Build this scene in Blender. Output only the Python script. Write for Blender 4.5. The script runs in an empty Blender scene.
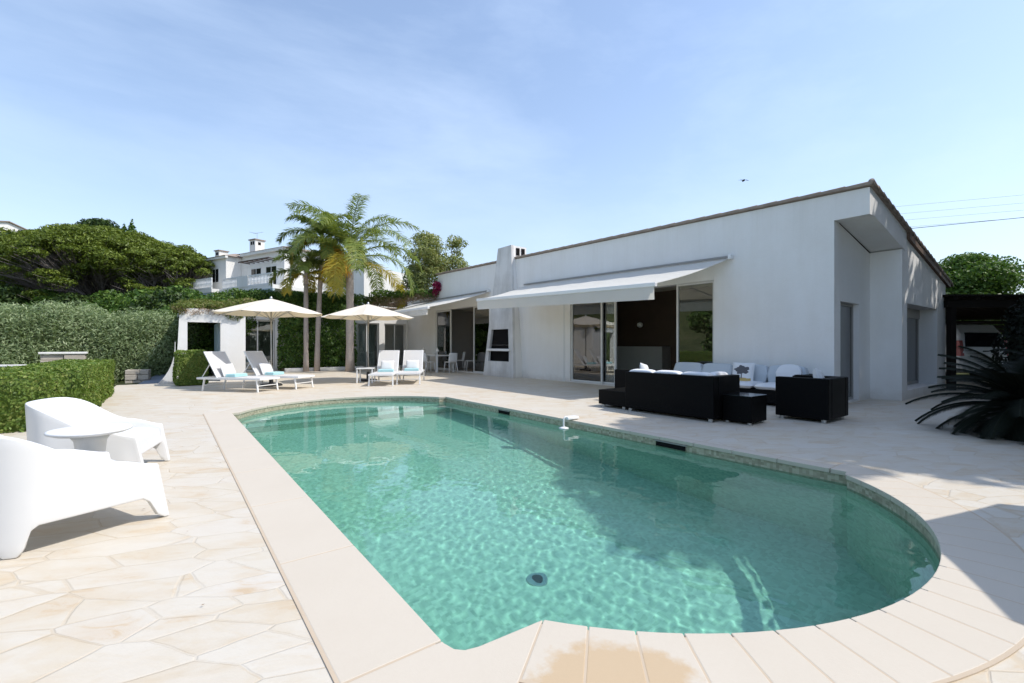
import bpy, math, random
import numpy as np
from mathutils import Vector, Matrix, noise as mnoise
from mathutils.geometry import tessellate_polygon
random.seed(7); RNG = np.random.default_rng(7)
PI = math.pi; R = math.radians
C = bpy.context.scene.collection
YAW = R(37.0); F_PX = 455.0; CAMZ = 1.2; HOR = 345.0
SF, CF = math.sin(YAW), math.cos(YAW)

def cw(d, lat):            # camera-aligned ground coordinates -> world
    return (d*SF + lat*CF, d*CF - lat*SF)

# ------------------------------------------------------------------ materials
def new_mat(name):
    m = bpy.data.materials.new(name); m.use_nodes = True
    nt = m.node_tree; nt.nodes.clear()
    out = nt.nodes.new('ShaderNodeOutputMaterial')
    return m, nt, out
def N(nt, t, **kw):
    n = nt.nodes.new(t)
    for k, v in kw.items():
        if k in n.inputs.keys() if hasattr(n.inputs, 'keys') else False:
            n.inputs[k].default_value = v
        else: setattr(n, k, v)
    return n
def L(nt, a, b): nt.links.new(a, b)
def rgba(c): return (c[0], c[1], c[2], 1.0)
def ramp(nt, fac, stops, interp='LINEAR'):
    r = nt.nodes.new('ShaderNodeValToRGB'); r.color_ramp.interpolation = interp
    e = r.color_ramp.elements
    while len(e) < len(stops): e.new(0.5)
    for i, (p, c) in enumerate(stops):
        e[i].position = p; e[i].color = rgba(c) if len(c) == 3 else c
    L(nt, fac, r.inputs[0]); return r
def coords(nt, scale=(1,1,1), rot=(0,0,0), kind='Position'):
    if kind == 'Position':
        g = nt.nodes.new('ShaderNodeNewGeometry'); src = g.outputs['Position']
    else:
        g = nt.nodes.new('ShaderNodeTexCoord'); src = g.outputs[kind]
    mp = nt.nodes.new('ShaderNodeMapping'); mp.inputs['Scale'].default_value = scale; mp.inputs['Rotation'].default_value = rot
    L(nt, src, mp.inputs[0]); return mp.outputs[0]
def noise_n(nt, vec, scale, detail=4, rough=.55, dist=0):
    n = nt.nodes.new('ShaderNodeTexNoise'); n.inputs['Scale'].default_value = scale
    n.inputs['Detail'].default_value = detail; n.inputs['Roughness'].default_value = rough; n.inputs['Distortion'].default_value = dist
    L(nt, vec, n.inputs['Vector']); return n
def mixc(nt, fac, a, b, mode='MIX'):
    m = nt.nodes.new('ShaderNodeMix'); m.data_type = 'RGBA'; m.blend_type = mode
    for i, v in ((0, fac), (6, a), (7, b)):
        if isinstance(v, (int, float)): m.inputs[i].default_value = v
        elif isinstance(v, tuple): m.inputs[i].default_value = rgba(v)
        else: L(nt, v, m.inputs[i])
    return m.outputs[2]
def mathn(nt, op, a, b=0.0, clamp=False):
    m = nt.nodes.new('ShaderNodeMath'); m.operation = op; m.use_clamp = clamp
    for i, v in enumerate((a, b)):
        if isinstance(v, (int, float)): m.inputs[i].default_value = v
        else: L(nt, v, m.inputs[i])
    return m.outputs[0]
def bump(nt, h, strength=.3, dist=.01):
    b = nt.nodes.new('ShaderNodeBump'); b.inputs['Strength'].default_value = strength; b.inputs['Distance'].default_value = dist
    L(nt, h, b.inputs['Height']); return b.outputs[0]
def principled(nt, out, col=None, rough=.6, spec=.4, metal=0, normal=None):
    p = nt.nodes.new('ShaderNodeBsdfPrincipled')
    p.inputs['Roughness'].default_value = rough if isinstance(rough, (int, float)) else .5
    if not isinstance(rough, (int, float)): L(nt, rough, p.inputs['Roughness'])
    p.inputs['Specular IOR Level'].default_value = spec; p.inputs['Metallic'].default_value = metal
    if col is not None:
        if isinstance(col, tuple): p.inputs['Base Color'].default_value = rgba(col)
        else: L(nt, col, p.inputs['Base Color'])
    if normal is not None: L(nt, normal, p.inputs['Normal'])
    L(nt, p.outputs[0], out.inputs[0]); return p
def simple(name, col, rough=.6, spec=.4, metal=0, var=.08, vscale=6, bstr=0, bscale=60):
    m, nt, out = new_mat(name)
    v = coords(nt); n = noise_n(nt, v, vscale)
    c = mixc(nt, n.outputs[0], tuple(x*(1-var) for x in col), tuple(min(1, x*(1+var)) for x in col))
    nm = None
    if bstr: nm = bump(nt, noise_n(nt, v, bscale, 3).outputs[0], bstr, .004)
    principled(nt, out, c, rough, spec, metal, nm); return m
def leafmat(name, c1, c2, c3=None, trans=.3, vs=1.2, rough=.5):
    m, nt, out = new_mat(name)
    g = nt.nodes.new('ShaderNodeNewGeometry')
    n = noise_n(nt, g.outputs['Position'], vs, 3)
    a = mathn(nt, 'MULTIPLY', g.outputs['Random Per Island'], .55)
    b = mathn(nt, 'MULTIPLY', n.outputs[0], .6)
    f = mathn(nt, 'ADD', a, b, True)
    st = [(0.1, c1), (.62, c2)] + ([(.95, c3)] if c3 else [])
    col = ramp(nt, f, st).outputs[0]
    p = nt.nodes.new('ShaderNodeBsdfPrincipled'); L(nt, col, p.inputs['Base Color'])
    p.inputs['Roughness'].default_value = rough; p.inputs['Specular IOR Level'].default_value = .3
    t = nt.nodes.new('ShaderNodeBsdfTranslucent')
    L(nt, mixc(nt, .5, col, (min(1, c2[0]*2.0), min(1, c2[1]*2.0), c2[2])), t.inputs[0])
    mx = nt.nodes.new('ShaderNodeMixShader'); mx.inputs[0].default_value = trans
    L(nt, p.outputs[0], mx.inputs[1]); L(nt, t.outputs[0], mx.inputs[2]); L(nt, mx.outputs[0], out.inputs[0])
    return m

def stucco(name, col=(.80,.79,.775), stain=.1):
    m, nt, out = new_mat(name)
    v = coords(nt); vs = coords(nt, (1.6, 1.6, .25))
    n1 = noise_n(nt, v, .9, 5, .6); n2 = noise_n(nt, vs, 1.3, 5, .65)
    f = mathn(nt, 'MULTIPLY', n1.outputs[0], n2.outputs[0])
    c = ramp(nt, f, [(.12, tuple(x*(1-stain) for x in (col[0], col[1]*.99, col[2]*.97))), (.34, col)]).outputs[0]
    gp = nt.nodes.new('ShaderNodeNewGeometry'); sz = nt.nodes.new('ShaderNodeSeparateXYZ'); L(nt, gp.outputs['Position'], sz.inputs[0]); dn = noise_n(nt, v, 3.5, 6, .7)
    dirt = ramp(nt, mathn(nt, 'SUBTRACT', mathn(nt, 'MULTIPLY', dn.outputs[0], .5), mathn(nt, 'MULTIPLY', sz.outputs[2], 1.0)), [(.02, (0,0,0)), (.30, (1,1,1))])
    c = mixc(nt, mathn(nt, 'MULTIPLY', dirt.outputs[0], .45), c, (.50,.44,.37))
    s3 = noise_n(nt, coords(nt, (7,7,.22)), 1.6, 5, .7); up_ = ramp(nt, mathn(nt, 'MULTIPLY', sz.outputs[2], .2), [(.62,(0,0,0)),(.88,(1,1,1))]); st_ = ramp(nt, s3.outputs[0], [(.48,(0,0,0)),(.68,(1,1,1))])
    c = mixc(nt, mathn(nt, 'MULTIPLY', mathn(nt, 'MULTIPLY', st_.outputs[0], up_.outputs[0]), .14), c, (.50,.48,.45))
    cr = noise_n(nt, coords(nt, (1.2,1.2,1.2)), 2.2, 9, .7, 1.2); crk = ramp(nt, cr.outputs[0], [(.494,(0,0,0)),(.5,(1,1,1)),(.506,(0,0,0))])
    c = mixc(nt, mathn(nt, 'MULTIPLY', crk.outputs[0], .10), c, (.45,.43,.40))
    h = noise_n(nt, v, 55, 5, .7); h2 = noise_n(nt, v, 6, 3)
    hh = mathn(nt, 'ADD', h.outputs[0], mathn(nt, 'MULTIPLY', h2.outputs[0], .8))
    principled(nt, out, c, .85, .2, 0, bump(nt, hh, .5, .010)); return m

def paving():
    m, nt, out = new_mat('crazy_stone_paving')
    v0 = coords(nt, (1.0, 1.0, 0), (0, 0, R(28)))
    mp = nt.nodes.new('ShaderNodeMapping'); mp.inputs['Scale'].default_value = (1.6, 3.1, 1); L(nt, v0, mp.inputs[0])
    dn = noise_n(nt, v0, 2.2, 3)
    wob = nt.nodes.new('ShaderNodeVectorMath'); wob.operation = 'MULTIPLY_ADD'
    L(nt, dn.outputs[1], wob.inputs[0]); wob.inputs[1].default_value = (.13, .13, 0); L(nt, mp.outputs[0], wob.inputs[2])
    v = wob.outputs[0]
    vo = nt.nodes.new('ShaderNodeTexVoronoi'); vo.feature = 'F1'; vo.inputs['Scale'].default_value = 1.5; L(nt, v, vo.inputs['Vector'])
    ve = nt.nodes.new('ShaderNodeTexVoronoi'); ve.feature = 'DISTANCE_TO_EDGE'; ve.inputs['Scale'].default_value = 1.5; L(nt, v, ve.inputs['Vector'])
    edge = ramp(nt, ve.outputs['Distance'], [(.008, (0,0,0)), (.022, (1,1,1))])
    sep = nt.nodes.new('ShaderNodeSeparateColor'); L(nt, vo.outputs['Color'], sep.inputs[0])
    base = ramp(nt, sep.outputs[0], [(0, (.61,.545,.43)), (.22, (.60,.51,.375)), (.45, (.64,.585,.49)), (.68, (.61,.535,.415)), (.85, (.66,.625,.56)), (1, (.56,.455,.31))])
    # flow veins inside each stone, offset by the stone's own colour
    off = nt.nodes.new('ShaderNodeVectorMath'); off.operation = 'MULTIPLY_ADD'
    L(nt, vo.outputs['Color'], off.inputs[0]); off.inputs[1].default_value = (9, 9, 9); L(nt, v0, off.inputs[2])
    st = nt.nodes.new('ShaderNodeMapping'); st.inputs['Scale'].default_value = (1, 2.3, 1); st.inputs['Rotation'].default_value = (0, 0, .4); L(nt, off.outputs[0], st.inputs[0])
    n1 = noise_n(nt, st.outputs[0], 1.7, 6, .6, .6)
    n2 = noise_n(nt, st.outputs[0], 8, 7, .75)
    veins = ramp(nt, n1.outputs[0], [(.42, (.0,.0,.0)), (.58, (1,1,1))])
    c = mixc(nt, mathn(nt, 'MULTIPLY', veins.outputs[0], .7), base.outputs[0], (.66,.625,.55))
    oc = ramp(nt, n1.outputs[0], [(.34, (1,1,1)), (.46, (0,0,0))])
    oc2 = noise_n(nt, st.outputs[0], 4.5, 7, .7, 1.0); ocr = ramp(nt, oc2.outputs[0], [(.50,(0,0,0)),(.60,(1,1,1))])
    c = mixc(nt, mathn(nt, 'MULTIPLY', mathn(nt, 'MULTIPLY', oc.outputs[0], .75), mathn(nt, 'ADD', ocr.outputs[0], .3)), c, (.55,.385,.215))
    c = mixc(nt, mathn(nt, 'MULTIPLY', ocr.outputs[0], .22), c, (.58,.47,.31))
    c = mixc(nt, mathn(nt, 'MULTIPLY', n2.outputs[0], .46), c, (.53,.465,.38))
    jn = noise_n(nt, v0, 1.3, 3)
    jf = mathn(nt, 'MAXIMUM', edge.outputs[0], ramp(nt, jn.outputs[0], [(.36,(.35,.35,.35)),(.58,(.92,.92,.92))]).outputs[0])
    c = mixc(nt, jf, (.52,.42,.29), c)
    big = noise_n(nt, v0, .35, 3)
    c = mixc(nt, mathn(nt, 'MULTIPLY', big.outputs[0], .22), c, (.46,.38,.30))
    fine = noise_n(nt, v0, 28, 4, .7)
    h = mathn(nt, 'ADD', mathn(nt, 'MULTIPLY', edge.outputs[0], .9), mathn(nt, 'MULTIPLY', n2.outputs[0], .9))
    h = mathn(nt, 'ADD', h, mathn(nt, 'MULTIPLY', fine.outputs[0], .25))
    principled(nt, out, c, .55, .35, 0, bump(nt, h, .5, .006)); return m

def pool_tile(name='pool_mosaic', cols=((.28,.24,.17),(.42,.37,.27),(.54,.49,.37)), tint=(.34,.32,.22)):
    m, nt, out = new_mat(name)
    v = coords(nt, (32, 32, 32))
    sn = nt.nodes.new('ShaderNodeVectorMath'); sn.operation = 'FLOOR'; L(nt, v, sn.inputs[0])
    wn = nt.nodes.new('ShaderNodeTexWhiteNoise'); L(nt, sn.outputs[0], wn.inputs['Vector'])
    fr = nt.nodes.new('ShaderNodeVectorMath'); fr.operation = 'FRACTION'; L(nt, v, fr.inputs[0])
    c = ramp(nt, wn.outputs['Value'], [(0, cols[0]), (.5, cols[1]), (1, cols[2])]).outputs[0]
    n = noise_n(nt, coords(nt), 1.4, 4)
    c = mixc(nt, mathn(nt, 'MULTIPLY', n.outputs[0], .35), c, tint)
    principled(nt, out, c, .4, .4); return m

def glassmat(name, tint=(.80,.86,.84), f0=.1):
    m, nt, out = new_mat(name)
    fr = nt.nodes.new('ShaderNodeFresnel'); fr.inputs[0].default_value = 1.5
    fac = mathn(nt, 'ADD', mathn(nt, 'MULTIPLY', fr.outputs[0], 1.3), f0, True)
    g = nt.nodes.new('ShaderNodeBsdfGlossy'); g.inputs['Roughness'].default_value = .0
    t = nt.nodes.new('ShaderNodeBsdfTransparent'); t.inputs[0].default_value = rgba(tint)
    mx = nt.nodes.new('ShaderNodeMixShader'); L(nt, fac, mx.inputs[0]); L(nt, t.outputs[0], mx.inputs[1]); L(nt, g.outputs[0], mx.inputs[2])
    L(nt, mx.outputs[0], out.inputs[0]); return m

def wicker():
    m, nt, out = new_mat('black_wicker')
    v = coords(nt)
    w1 = nt.nodes.new('ShaderNodeTexWave'); w1.bands_direction = 'Z'; w1.inputs['Scale'].default_value = 38; w1.inputs['Distortion'].default_value = .3; L(nt, v, w1.inputs[0])
    w2 = nt.nodes.new('ShaderNodeTexWave'); w2.bands_direction = 'DIAGONAL'; w2.inputs['Scale'].default_value = 22; L(nt, v, w2.inputs[0])
    h = mathn(nt, 'MULTIPLY', w1.outputs[1], w2.outputs[1])
    c = mixc(nt, h, (.0015,.0015,.0015), (.006,.0055,.0055))
    principled(nt, out, c, .5, .10, 0, bump(nt, h, .6, .004)); return m

def fabric(name, col, sheer=0.0, var=.05):
    m, nt, out = new_mat(name)
    v = coords(nt); n = noise_n(nt, v, 4, 4); n2 = noise_n(nt, v, 160, 2)
    c = mixc(nt, n.outputs[0], tuple(x*(1-var) for x in col), col)
    p = principled(nt, out, c, .9, .15, 0, bump(nt, mathn(nt, 'ADD', n2.outputs[0], mathn(nt, 'MULTIPLY', n.outputs[0], 2)), .25, .01))
    if sheer:
        t = nt.nodes.new('ShaderNodeBsdfTranslucent'); t.inputs[0].default_value = rgba((col[0], col[1]**1.6, col[2]**2.6))
        mx = nt.nodes.new('ShaderNodeMixShader'); mx.inputs[0].default_value = sheer
        L(nt, p.outputs[0], mx.inputs[1]); L(nt, t.outputs[0], mx.inputs[2]); L(nt, mx.outputs[0], out.inputs[0])
    return m

def watermat():
    m, nt, out = new_mat('pool_water')
    rf = nt.nodes.new('ShaderNodeBsdfRefraction'); rf.inputs['IOR'].default_value = 1.333; rf.inputs['Roughness'].default_value = 0; rf.inputs[0].default_value = WATER_TINT
    gl = nt.nodes.new('ShaderNodeBsdfGlossy'); gl.inputs['Roughness'].default_value = 0; gl.inputs[0].default_value = (1,1,1,1)
    fr = nt.nodes.new('ShaderNodeFresnel'); fr.inputs[0].default_value = 1.333
    mx = nt.nodes.new('ShaderNodeMixShader'); L(nt, fr.outputs[0], mx.inputs[0]); L(nt, rf.outputs[0], mx.inputs[1]); L(nt, gl.outputs[0], mx.inputs[2])
    df = nt.nodes.new('ShaderNodeBsdfDiffuse'); df.inputs[0].default_value = (.16,.50,.40,1)
    m2 = nt.nodes.new('ShaderNodeMixShader'); m2.inputs[0].default_value = .05; L(nt, mx.outputs[0], m2.inputs[1]); L(nt, df.outputs[0], m2.inputs[2])
    L(nt, m2.outputs[0], out.inputs[0]); return m
WATER_TINT = (.64, .935, .875, 1)

M = dict(
    wall=stucco('white_stucco', (.84,.83,.81), .06), wall_old=stucco('weathered_stucco', (.74,.735,.72), .34), wall_far=stucco('cream_render', (.80,.78,.74), .06),
    pave=paving(), pool=pool_tile(), liner=pool_tile('pool_liner', ((.44,.53,.45),(.57,.66,.57),(.69,.77,.68)), (.50,.63,.54)), glass=glassmat('window_glass'), wick=wicker(),
    white_metal=simple('white_powder_coat', (.80,.80,.79), .35, .5, var=.02),
    white_plastic=simple('white_moulded_plastic', (.76,.76,.755), .45, .5, var=.03),
    frame=simple('window_frame_white', (.70,.70,.68), .4, .5, var=.03),
    frame_grey=simple('window_frame_grey', (.30,.29,.27), .4, .5),
    sling=fabric('white_sling_mesh', (.78,.78,.78), .25), cush=fabric('white_cushion', (.78,.79,.80)), cush_grey=fabric('pale_grey_cushion', (.55,.60,.64)),
    towel=fabric('aqua_towel', (.46,.72,.74)), stripe=None,
    canvas=fabric('ecru_canvas', (.81,.74,.63), .17), awn=fabric('white_awning_cloth', (.88,.88,.86), .45),
    alu=simple('aluminium_pole', (.45,.45,.44), .35, .5, .6), dark=simple('dark_metal', (.02,.02,.022), .5, .4),
    void=simple('opening_black', (.012,.011,.011), .9, .1), brown=simple('dark_brown_panel', (.075,.05,.036), .6, .3, var=.25, vscale=3),  # flat black stands in for the shade inside slots, vents, flues and firebox
    tile=simple('clay_roof_tile', (.31,.25,.205), .8, .2, var=.4, vscale=5, bstr=.4), rake=simple('brown_rake_board', (.14,.095,.07), .7, .2, var=.3),
    greywall=simple('grey_painted_wall', (.40,.37,.35), .8, .2), ceil=simple('ceiling_paint', (.62,.58,.50), .8, .2), floor_in=simple('interior_floor', (.38,.33,.28), .3, .4),
    teal=simple('grey_blue_panel', (.34,.42,.45), .5, .3), bark=simple('bark', (.20,.16,.13), .9, .1, var=.4, vscale=12, bstr=.8, bscale=25),
    palm_bark=simple('palm_bark', (.42,.36,.32), .9, .1, var=.3, vscale=14, bstr=.8, bscale=20), deadwood=simple('grey_deadwood', (.19,.165,.155), .9, .1, var=.3),
    rock=simple('rubble_stone', (.47,.42,.35), .9, .1, var=.35, vscale=5, bstr=.9, bscale=12), soil=simple('dry_soil', (.16,.13,.09), .95, .1, var=.3),
    path=simple('blue_grey_path', (.22,.25,.30), .8, .2), box=leafmat('box_leaf', (.045,.095,.015), (.16,.24,.045), (.32,.34,.10), .25, 3),
    olive=leafmat('grey_green_leaf', (.10,.15,.065), (.25,.32,.155), (.45,.50,.30), .28, .9), pine=leafmat('pine_needle', (.035,.06,.010), (.13,.175,.022), (.23,.28,.045), .22, .35),
    darkleaf=leafmat('dark_leaf', (.012,.026,.009), (.04,.075,.016), (.10,.15,.03), .2, 1.3), ivy=leafmat('ivy_leaf', (.02,.05,.012), (.075,.15,.022), (.20,.28,.06), .25, 1.6),
    vine=leafmat('vine_leaf', (.06,.09,.02), (.15,.19,.04), (.30,.22,.12), .3, 1.2), boug=leafmat('bougainvillea_bract', (.15,.01,.04), (.32,.02,.09), None, .3, 3),
    drybr=leafmat('dry_twig', (.16,.09,.06), (.36,.25,.17), (.45,.36,.26), .15, 2.0), palm=leafmat('palm_leaflet', (.06,.10,.025), (.20,.26,.06), (.40,.40,.09), .35, .8),
    palm_y=leafmat('yellow_palm_leaflet', (.22,.22,.03), (.42,.35,.05), (.55,.38,.05), .35, 1.2), fruit=leafmat('orange_fruit_strand', (.45,.22,.02), (.62,.34,.03), None, .2, 5),
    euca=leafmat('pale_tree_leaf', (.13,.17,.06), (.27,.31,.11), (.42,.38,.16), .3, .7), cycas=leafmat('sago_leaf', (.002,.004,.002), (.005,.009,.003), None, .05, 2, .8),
    carpaint=simple('white_car_paint', (.66,.68,.70), .25, .5, var=.01), carglass=simple('dark_car_glass', (.012,.014,.017), .08, .5), red=simple('red_lamp_plastic', (.30,.015,.015), .3, .5),
    timber=simple('dark_stained_timber', (.014,.011,.009), .8, .2, var=.3), cable=simple('cable_black', (.03,.03,.035), .7), grass=None,
    lamp=simple('white_lantern', (.8,.79,.76), .4), rubber=simple('black_rubber', (.015,.015,.015), .7, .2), ochre=simple('ochre_print', (.55,.40,.16), .9, .1), ink=simple('grey_ink_print', (.12,.12,.13), .9, .1),
)
def stripe_mat():
    m, nt, out = new_mat('grey_striped_cloth'); v = coords(nt, kind='Object')
    w = nt.nodes.new('ShaderNodeTexWave'); w.bands_direction = 'X'; w.inputs['Scale'].default_value = 9; L(nt, v, w.inputs[0])
    c = ramp(nt, w.outputs[0], [(.45, (.60,.60,.60)), (.55, (.80,.80,.79))]).outputs[0]
    principled(nt, out, c, .9, .1); return m
M['stripe'] = stripe_mat()
def ground_mat():
    m, nt, out = new_mat('dry_garden_ground'); v = coords(nt)
    n = noise_n(nt, v, .6, 5); n2 = noise_n(nt, v, 9, 4)
    c = ramp(nt, n.outputs[0], [(.35, (.045,.06,.02)), (.55, (.09,.10,.035)), (.75, (.20,.16,.10))]).outputs[0]
    principled(nt, out, mixc(nt, n2.outputs[0], c, (.06,.065,.03)), .95, .1, 0, bump(nt, n2.outputs[0], .8, .05)); return m
M['grass'] = ground_mat()
def coping_mat():
    m, nt, out = new_mat('coping_stone')
    v = coords(nt); n = noise_n(nt, v, 1.5, 5, .6); n2 = noise_n(nt, v, 70, 4, .8)
    c = mixc(nt, n.outputs[0], (.555,.49,.40), (.615,.555,.465))
    c = mixc(nt, mathn(nt, 'MULTIPLY', n2.outputs[0], .22), c, (.46,.38,.30))
    # damp patch splashed on the near coping stones
    g = nt.nodes.new('ShaderNodeNewGeometry'); s = nt.nodes.new('ShaderNodeVectorMath'); s.operation = 'DISTANCE'
    px, py = DAMP; s.inputs[1].default_value = (px, py, 0.02)
    dn = noise_n(nt, v, 7, 6, .65)
    wb = nt.nodes.new('ShaderNodeVectorMath'); wb.operation = 'MULTIPLY_ADD'; L(nt, dn.outputs[1], wb.inputs[0]); wb.inputs[1].default_value = (.3,.3,0); 
    ofs = nt.nodes.new('ShaderNodeVectorMath'); ofs.operation = 'SUBTRACT'; L(nt, g.outputs['Position'], ofs.inputs[0]); ofs.inputs[1].default_value = (.15,.15,0)
    L(nt, ofs.outputs[0], wb.inputs[2]); L(nt, wb.outputs[0], s.inputs[0])
    wet = ramp(nt, s.outputs['Value'], [(.30, (1,1,1)), (.36, (0,0,0))])
    c = mixc(nt, mathn(nt, 'MULTIPLY', wet.outputs[0], .8), c, (.52,.37,.21))
    principled(nt, out, c, mathn(nt, 'SUBTRACT', .7, mathn(nt, 'MULTIPLY', wet.outputs[0], .3)), .35, 0, bump(nt, n2.outputs[0], .3, .003)); return m
DAMP = (1.19, .98)
M['coping'] = coping_mat()

# ------------------------------------------------------------------ object helpers
def link(name, mesh, parent=None):
    o = bpy.data.objects.new(name, mesh); C.objects.link(o)
    if parent is not None: o.parent = parent
    return o
def tag(o, label=None, cat=None, group=None, kind=None):
    if label: o['label'] = label
    if cat: o['category'] = cat
    if group: o['group'] = group
    if kind: o['kind'] = kind
    return o
def thing(name, label, cat, loc=(0,0,0), rz=0, group=None):
    o = bpy.data.objects.new(name, None); C.objects.link(o); o.location = loc; o.rotation_euler = (0,0,rz)
    o.empty_display_size = .2
    return tag(o, label, cat, group)
def copy_tree(o, parent=None):
    c = o.copy(); C.objects.link(c); c.parent = parent
    for ch in list(o.children): copy_tree(ch, c)
    return c

class MB:
    def __init__(s): s.v = []; s.f = []
    def add(s, vs, fs):
        b = len(s.v); s.v += [tuple(p) for p in vs]; s.f += [tuple(i+b for i in f) for f in fs]; return s
    def box(s, x0, y0, z0, x1, y1, z1):
        return s.add([(x0,y0,z0),(x1,y0,z0),(x1,y1,z0),(x0,y1,z0),(x0,y0,z1),(x1,y0,z1),(x1,y1,z1),(x0,y1,z1)],
                     [(0,3,2,1),(4,5,6,7),(0,1,5,4),(1,2,6,5),(2,3,7,6),(3,0,4,7)])
    def hexa(s, b, t):     # bottom 4 pts, top 4 pts (ccw)
        return s.add(list(b)+list(t), [(0,3,2,1),(4,5,6,7),(0,1,5,4),(1,2,6,5),(2,3,7,6),(3,0,4,7)])
    def bar(s, a, b, w, h=None, up=(0,0,1)):
        h = h or w; a = Vector(a); b = Vector(b); d = (b-a).normalized(); u = Vector(up)
        if abs(d.dot(u)) > .98: u = Vector((1,0,0))
        x = d.cross(u).normalized()*(w/2); y = x.cross(d).normalized()*(h/2)
        return s.hexa([a-x-y, a+x-y, a+x+y, a-x+y], [b-x-y, b+x-y, b+x+y, b-x+y])
    def tube(s, pts, r, n=8, caps=True):
        pts = [Vector(p) for p in pts]; k = len(pts); rs = r if isinstance(r, (list, tuple)) else [r]*k
        b = len(s.v); prev = None
        for i, p in enumerate(pts):
            d = (pts[min(i+1,k-1)]-pts[max(i-1,0)]).normalized()
            if prev is None:
                u = Vector((0,0,1)) if abs(d.z) < .9 else Vector((1,0,0)); x = d.cross(u).normalized()
            else: x = (prev - d*prev.dot(d)).normalized()
            prev = x; y = d.cross(x)
            for j in range(n):
                a = 2*PI*j/n; s.v.append(tuple(p + (x*math.cos(a)+y*math.sin(a))*rs[i]))
        for i in range(k-1):
            for j in range(n):
                s.f.append((b+i*n+j, b+i*n+(j+1)%n, b+(i+1)*n+(j+1)%n, b+(i+1)*n+j))
        if caps: s.f.append(tuple(b+j for j in range(n))[::-1]); s.f.append(tuple(b+(k-1)*n+j for j in range(n)))
        return s
    def lathe(s, prof, c=(0,0,0), n=24):
        b = len(s.v); k = len(prof)
        for r, z in prof:
            for j in range(n):
                a = 2*PI*j/n; s.v.append((c[0]+r*math.cos(a), c[1]+r*math.sin(a), c[2]+z))
        for i in range(k-1):
            for j in range(n): s.f.append((b+i*n+j, b+i*n+(j+1)%n, b+(i+1)*n+(j+1)%n, b+(i+1)*n+j))
        s.f.append(tuple(b+j for j in range(n))[::-1]); s.f.append(tuple(b+(k-1)*n+j for j in range(n)))
        return s
    def wall(s, outline, holes, origin, u, v, th):
        """planar outline (list of (a,b)) with holes, extruded by vector th"""
        O = Vector(origin); u = Vector(u); v = Vector(v); th = Vector(th)
        loops = [outline]+list(holes); P2 = [Vector((a, b, 0)) for lp in loops for a, b in lp]
        tri = tessellate_polygon([[Vector((a, b, 0)) for a, b in lp] for lp in loops])
        n = len(P2); P = [O+u*p.x+v*p.y for p in P2]; Q = [p+th for p in P]
        fs = [tuple(t) for t in tri] + [tuple(i+n for i in t[::-1]) for t in tri]
        i0 = 0
        for lp in loops:
            m = len(lp)
            for i in range(m): fs.append((i0+i, i0+(i+1)%m, n+i0+(i+1)%m, n+i0+i))
            i0 += m
        return s.add(P+Q, fs)
    def build(s, name, mat, parent=None, smooth=False, bevel=0, seg=2, sub=0, fix=True):
        me = bpy.data.meshes.new(name); me.from_pydata(s.v, [], s.f); me.update()
        if fix:
            import bmesh
            bm = bmesh.new(); bm.from_mesh(me); bmesh.ops.recalc_face_normals(bm, faces=bm.faces); bm.to_mesh(me); bm.free()
        if smooth: me.polygons.foreach_set('use_smooth', [True]*len(me.polygons))
        me.materials.append(mat)
        o = link(name, me, parent)
        if bevel:
            b = o.modifiers.new('bevel', 'BEVEL'); b.width = bevel; b.segments = seg; b.limit_method = 'ANGLE'; b.angle_limit = R(40)
        if sub:
            q = o.modifiers.new('sub', 'SUBSURF'); q.levels = q.render_levels = sub
        return o

def npmesh(name, V, Fq, mat, parent=None, smooth=False):
    me = bpy.data.meshes.new(name); n = len(V); m = len(Fq); k = Fq.shape[1]
    me.vertices.add(n); me.vertices.foreach_set('co', V.astype(np.float32).ravel())
    me.loops.add(m*k); me.loops.foreach_set('vertex_index', Fq.astype(np.int32).ravel())
    me.polygons.add(m); me.polygons.foreach_set('loop_start', np.arange(0, m*k, k, dtype=np.int32)); me.polygons.foreach_set('loop_total', np.full(m, k, dtype=np.int32))
    me.update(calc_edges=True); me.validate()
    if smooth: me.polygons.foreach_set('use_smooth', [True]*m)
    me.materials.append(mat); return link(name, me, parent)

def leaf_quads(P, D, size, aspect=.5, up_jit=.7, fold=.25):
    """P centres, D preferred normals; returns V, F of diamond leaves"""
    n = len(P); nr = D + RNG.normal(0, up_jit, (n,3)); nr /= np.linalg.norm(nr, axis=1)[:,None]+1e-9
    a = RNG.normal(0, 1, (n,3)); t = np.cross(nr, a); t /= np.linalg.norm(t, axis=1)[:,None]+1e-9
    b = np.cross(nr, t); s = size*RNG.uniform(.6, 1.3, n)[:,None]
    V = np.empty((n,4,3)); V[:,0] = P-t*s; V[:,1] = P+b*s*aspect+nr*s*fold; V[:,2] = P+t*s; V[:,3] = P-b*s*aspect+nr*s*fold
    F = np.arange(n*4).reshape(n,4); return V.reshape(-1,3), F

def ell_shell(c, r, n, thick=.35, bias_up=0.0):
    d = RNG.normal(0,1,(n,3)); d /= np.linalg.norm(d, axis=1)[:,None]
    if bias_up: d[:,2] = np.abs(d[:,2])*np.where(RNG.random(n) < bias_up, 1, np.sign(d[:,2])); 
    rad = 1 - thick*RNG.random(n)**1.3
    P = np.array(c)+d*np.array(r)*rad[:,None]; nn = d/np.array(r); nn /= np.linalg.norm(nn, axis=1)[:,None]
    return P, nn

def merge_vf(lst):
    Vs, Fs, o = [], [], 0
    for V, F in lst: Vs.append(V); Fs.append(F+o); o += len(V)
    return np.concatenate(Vs), np.concatenate(Fs)

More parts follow.
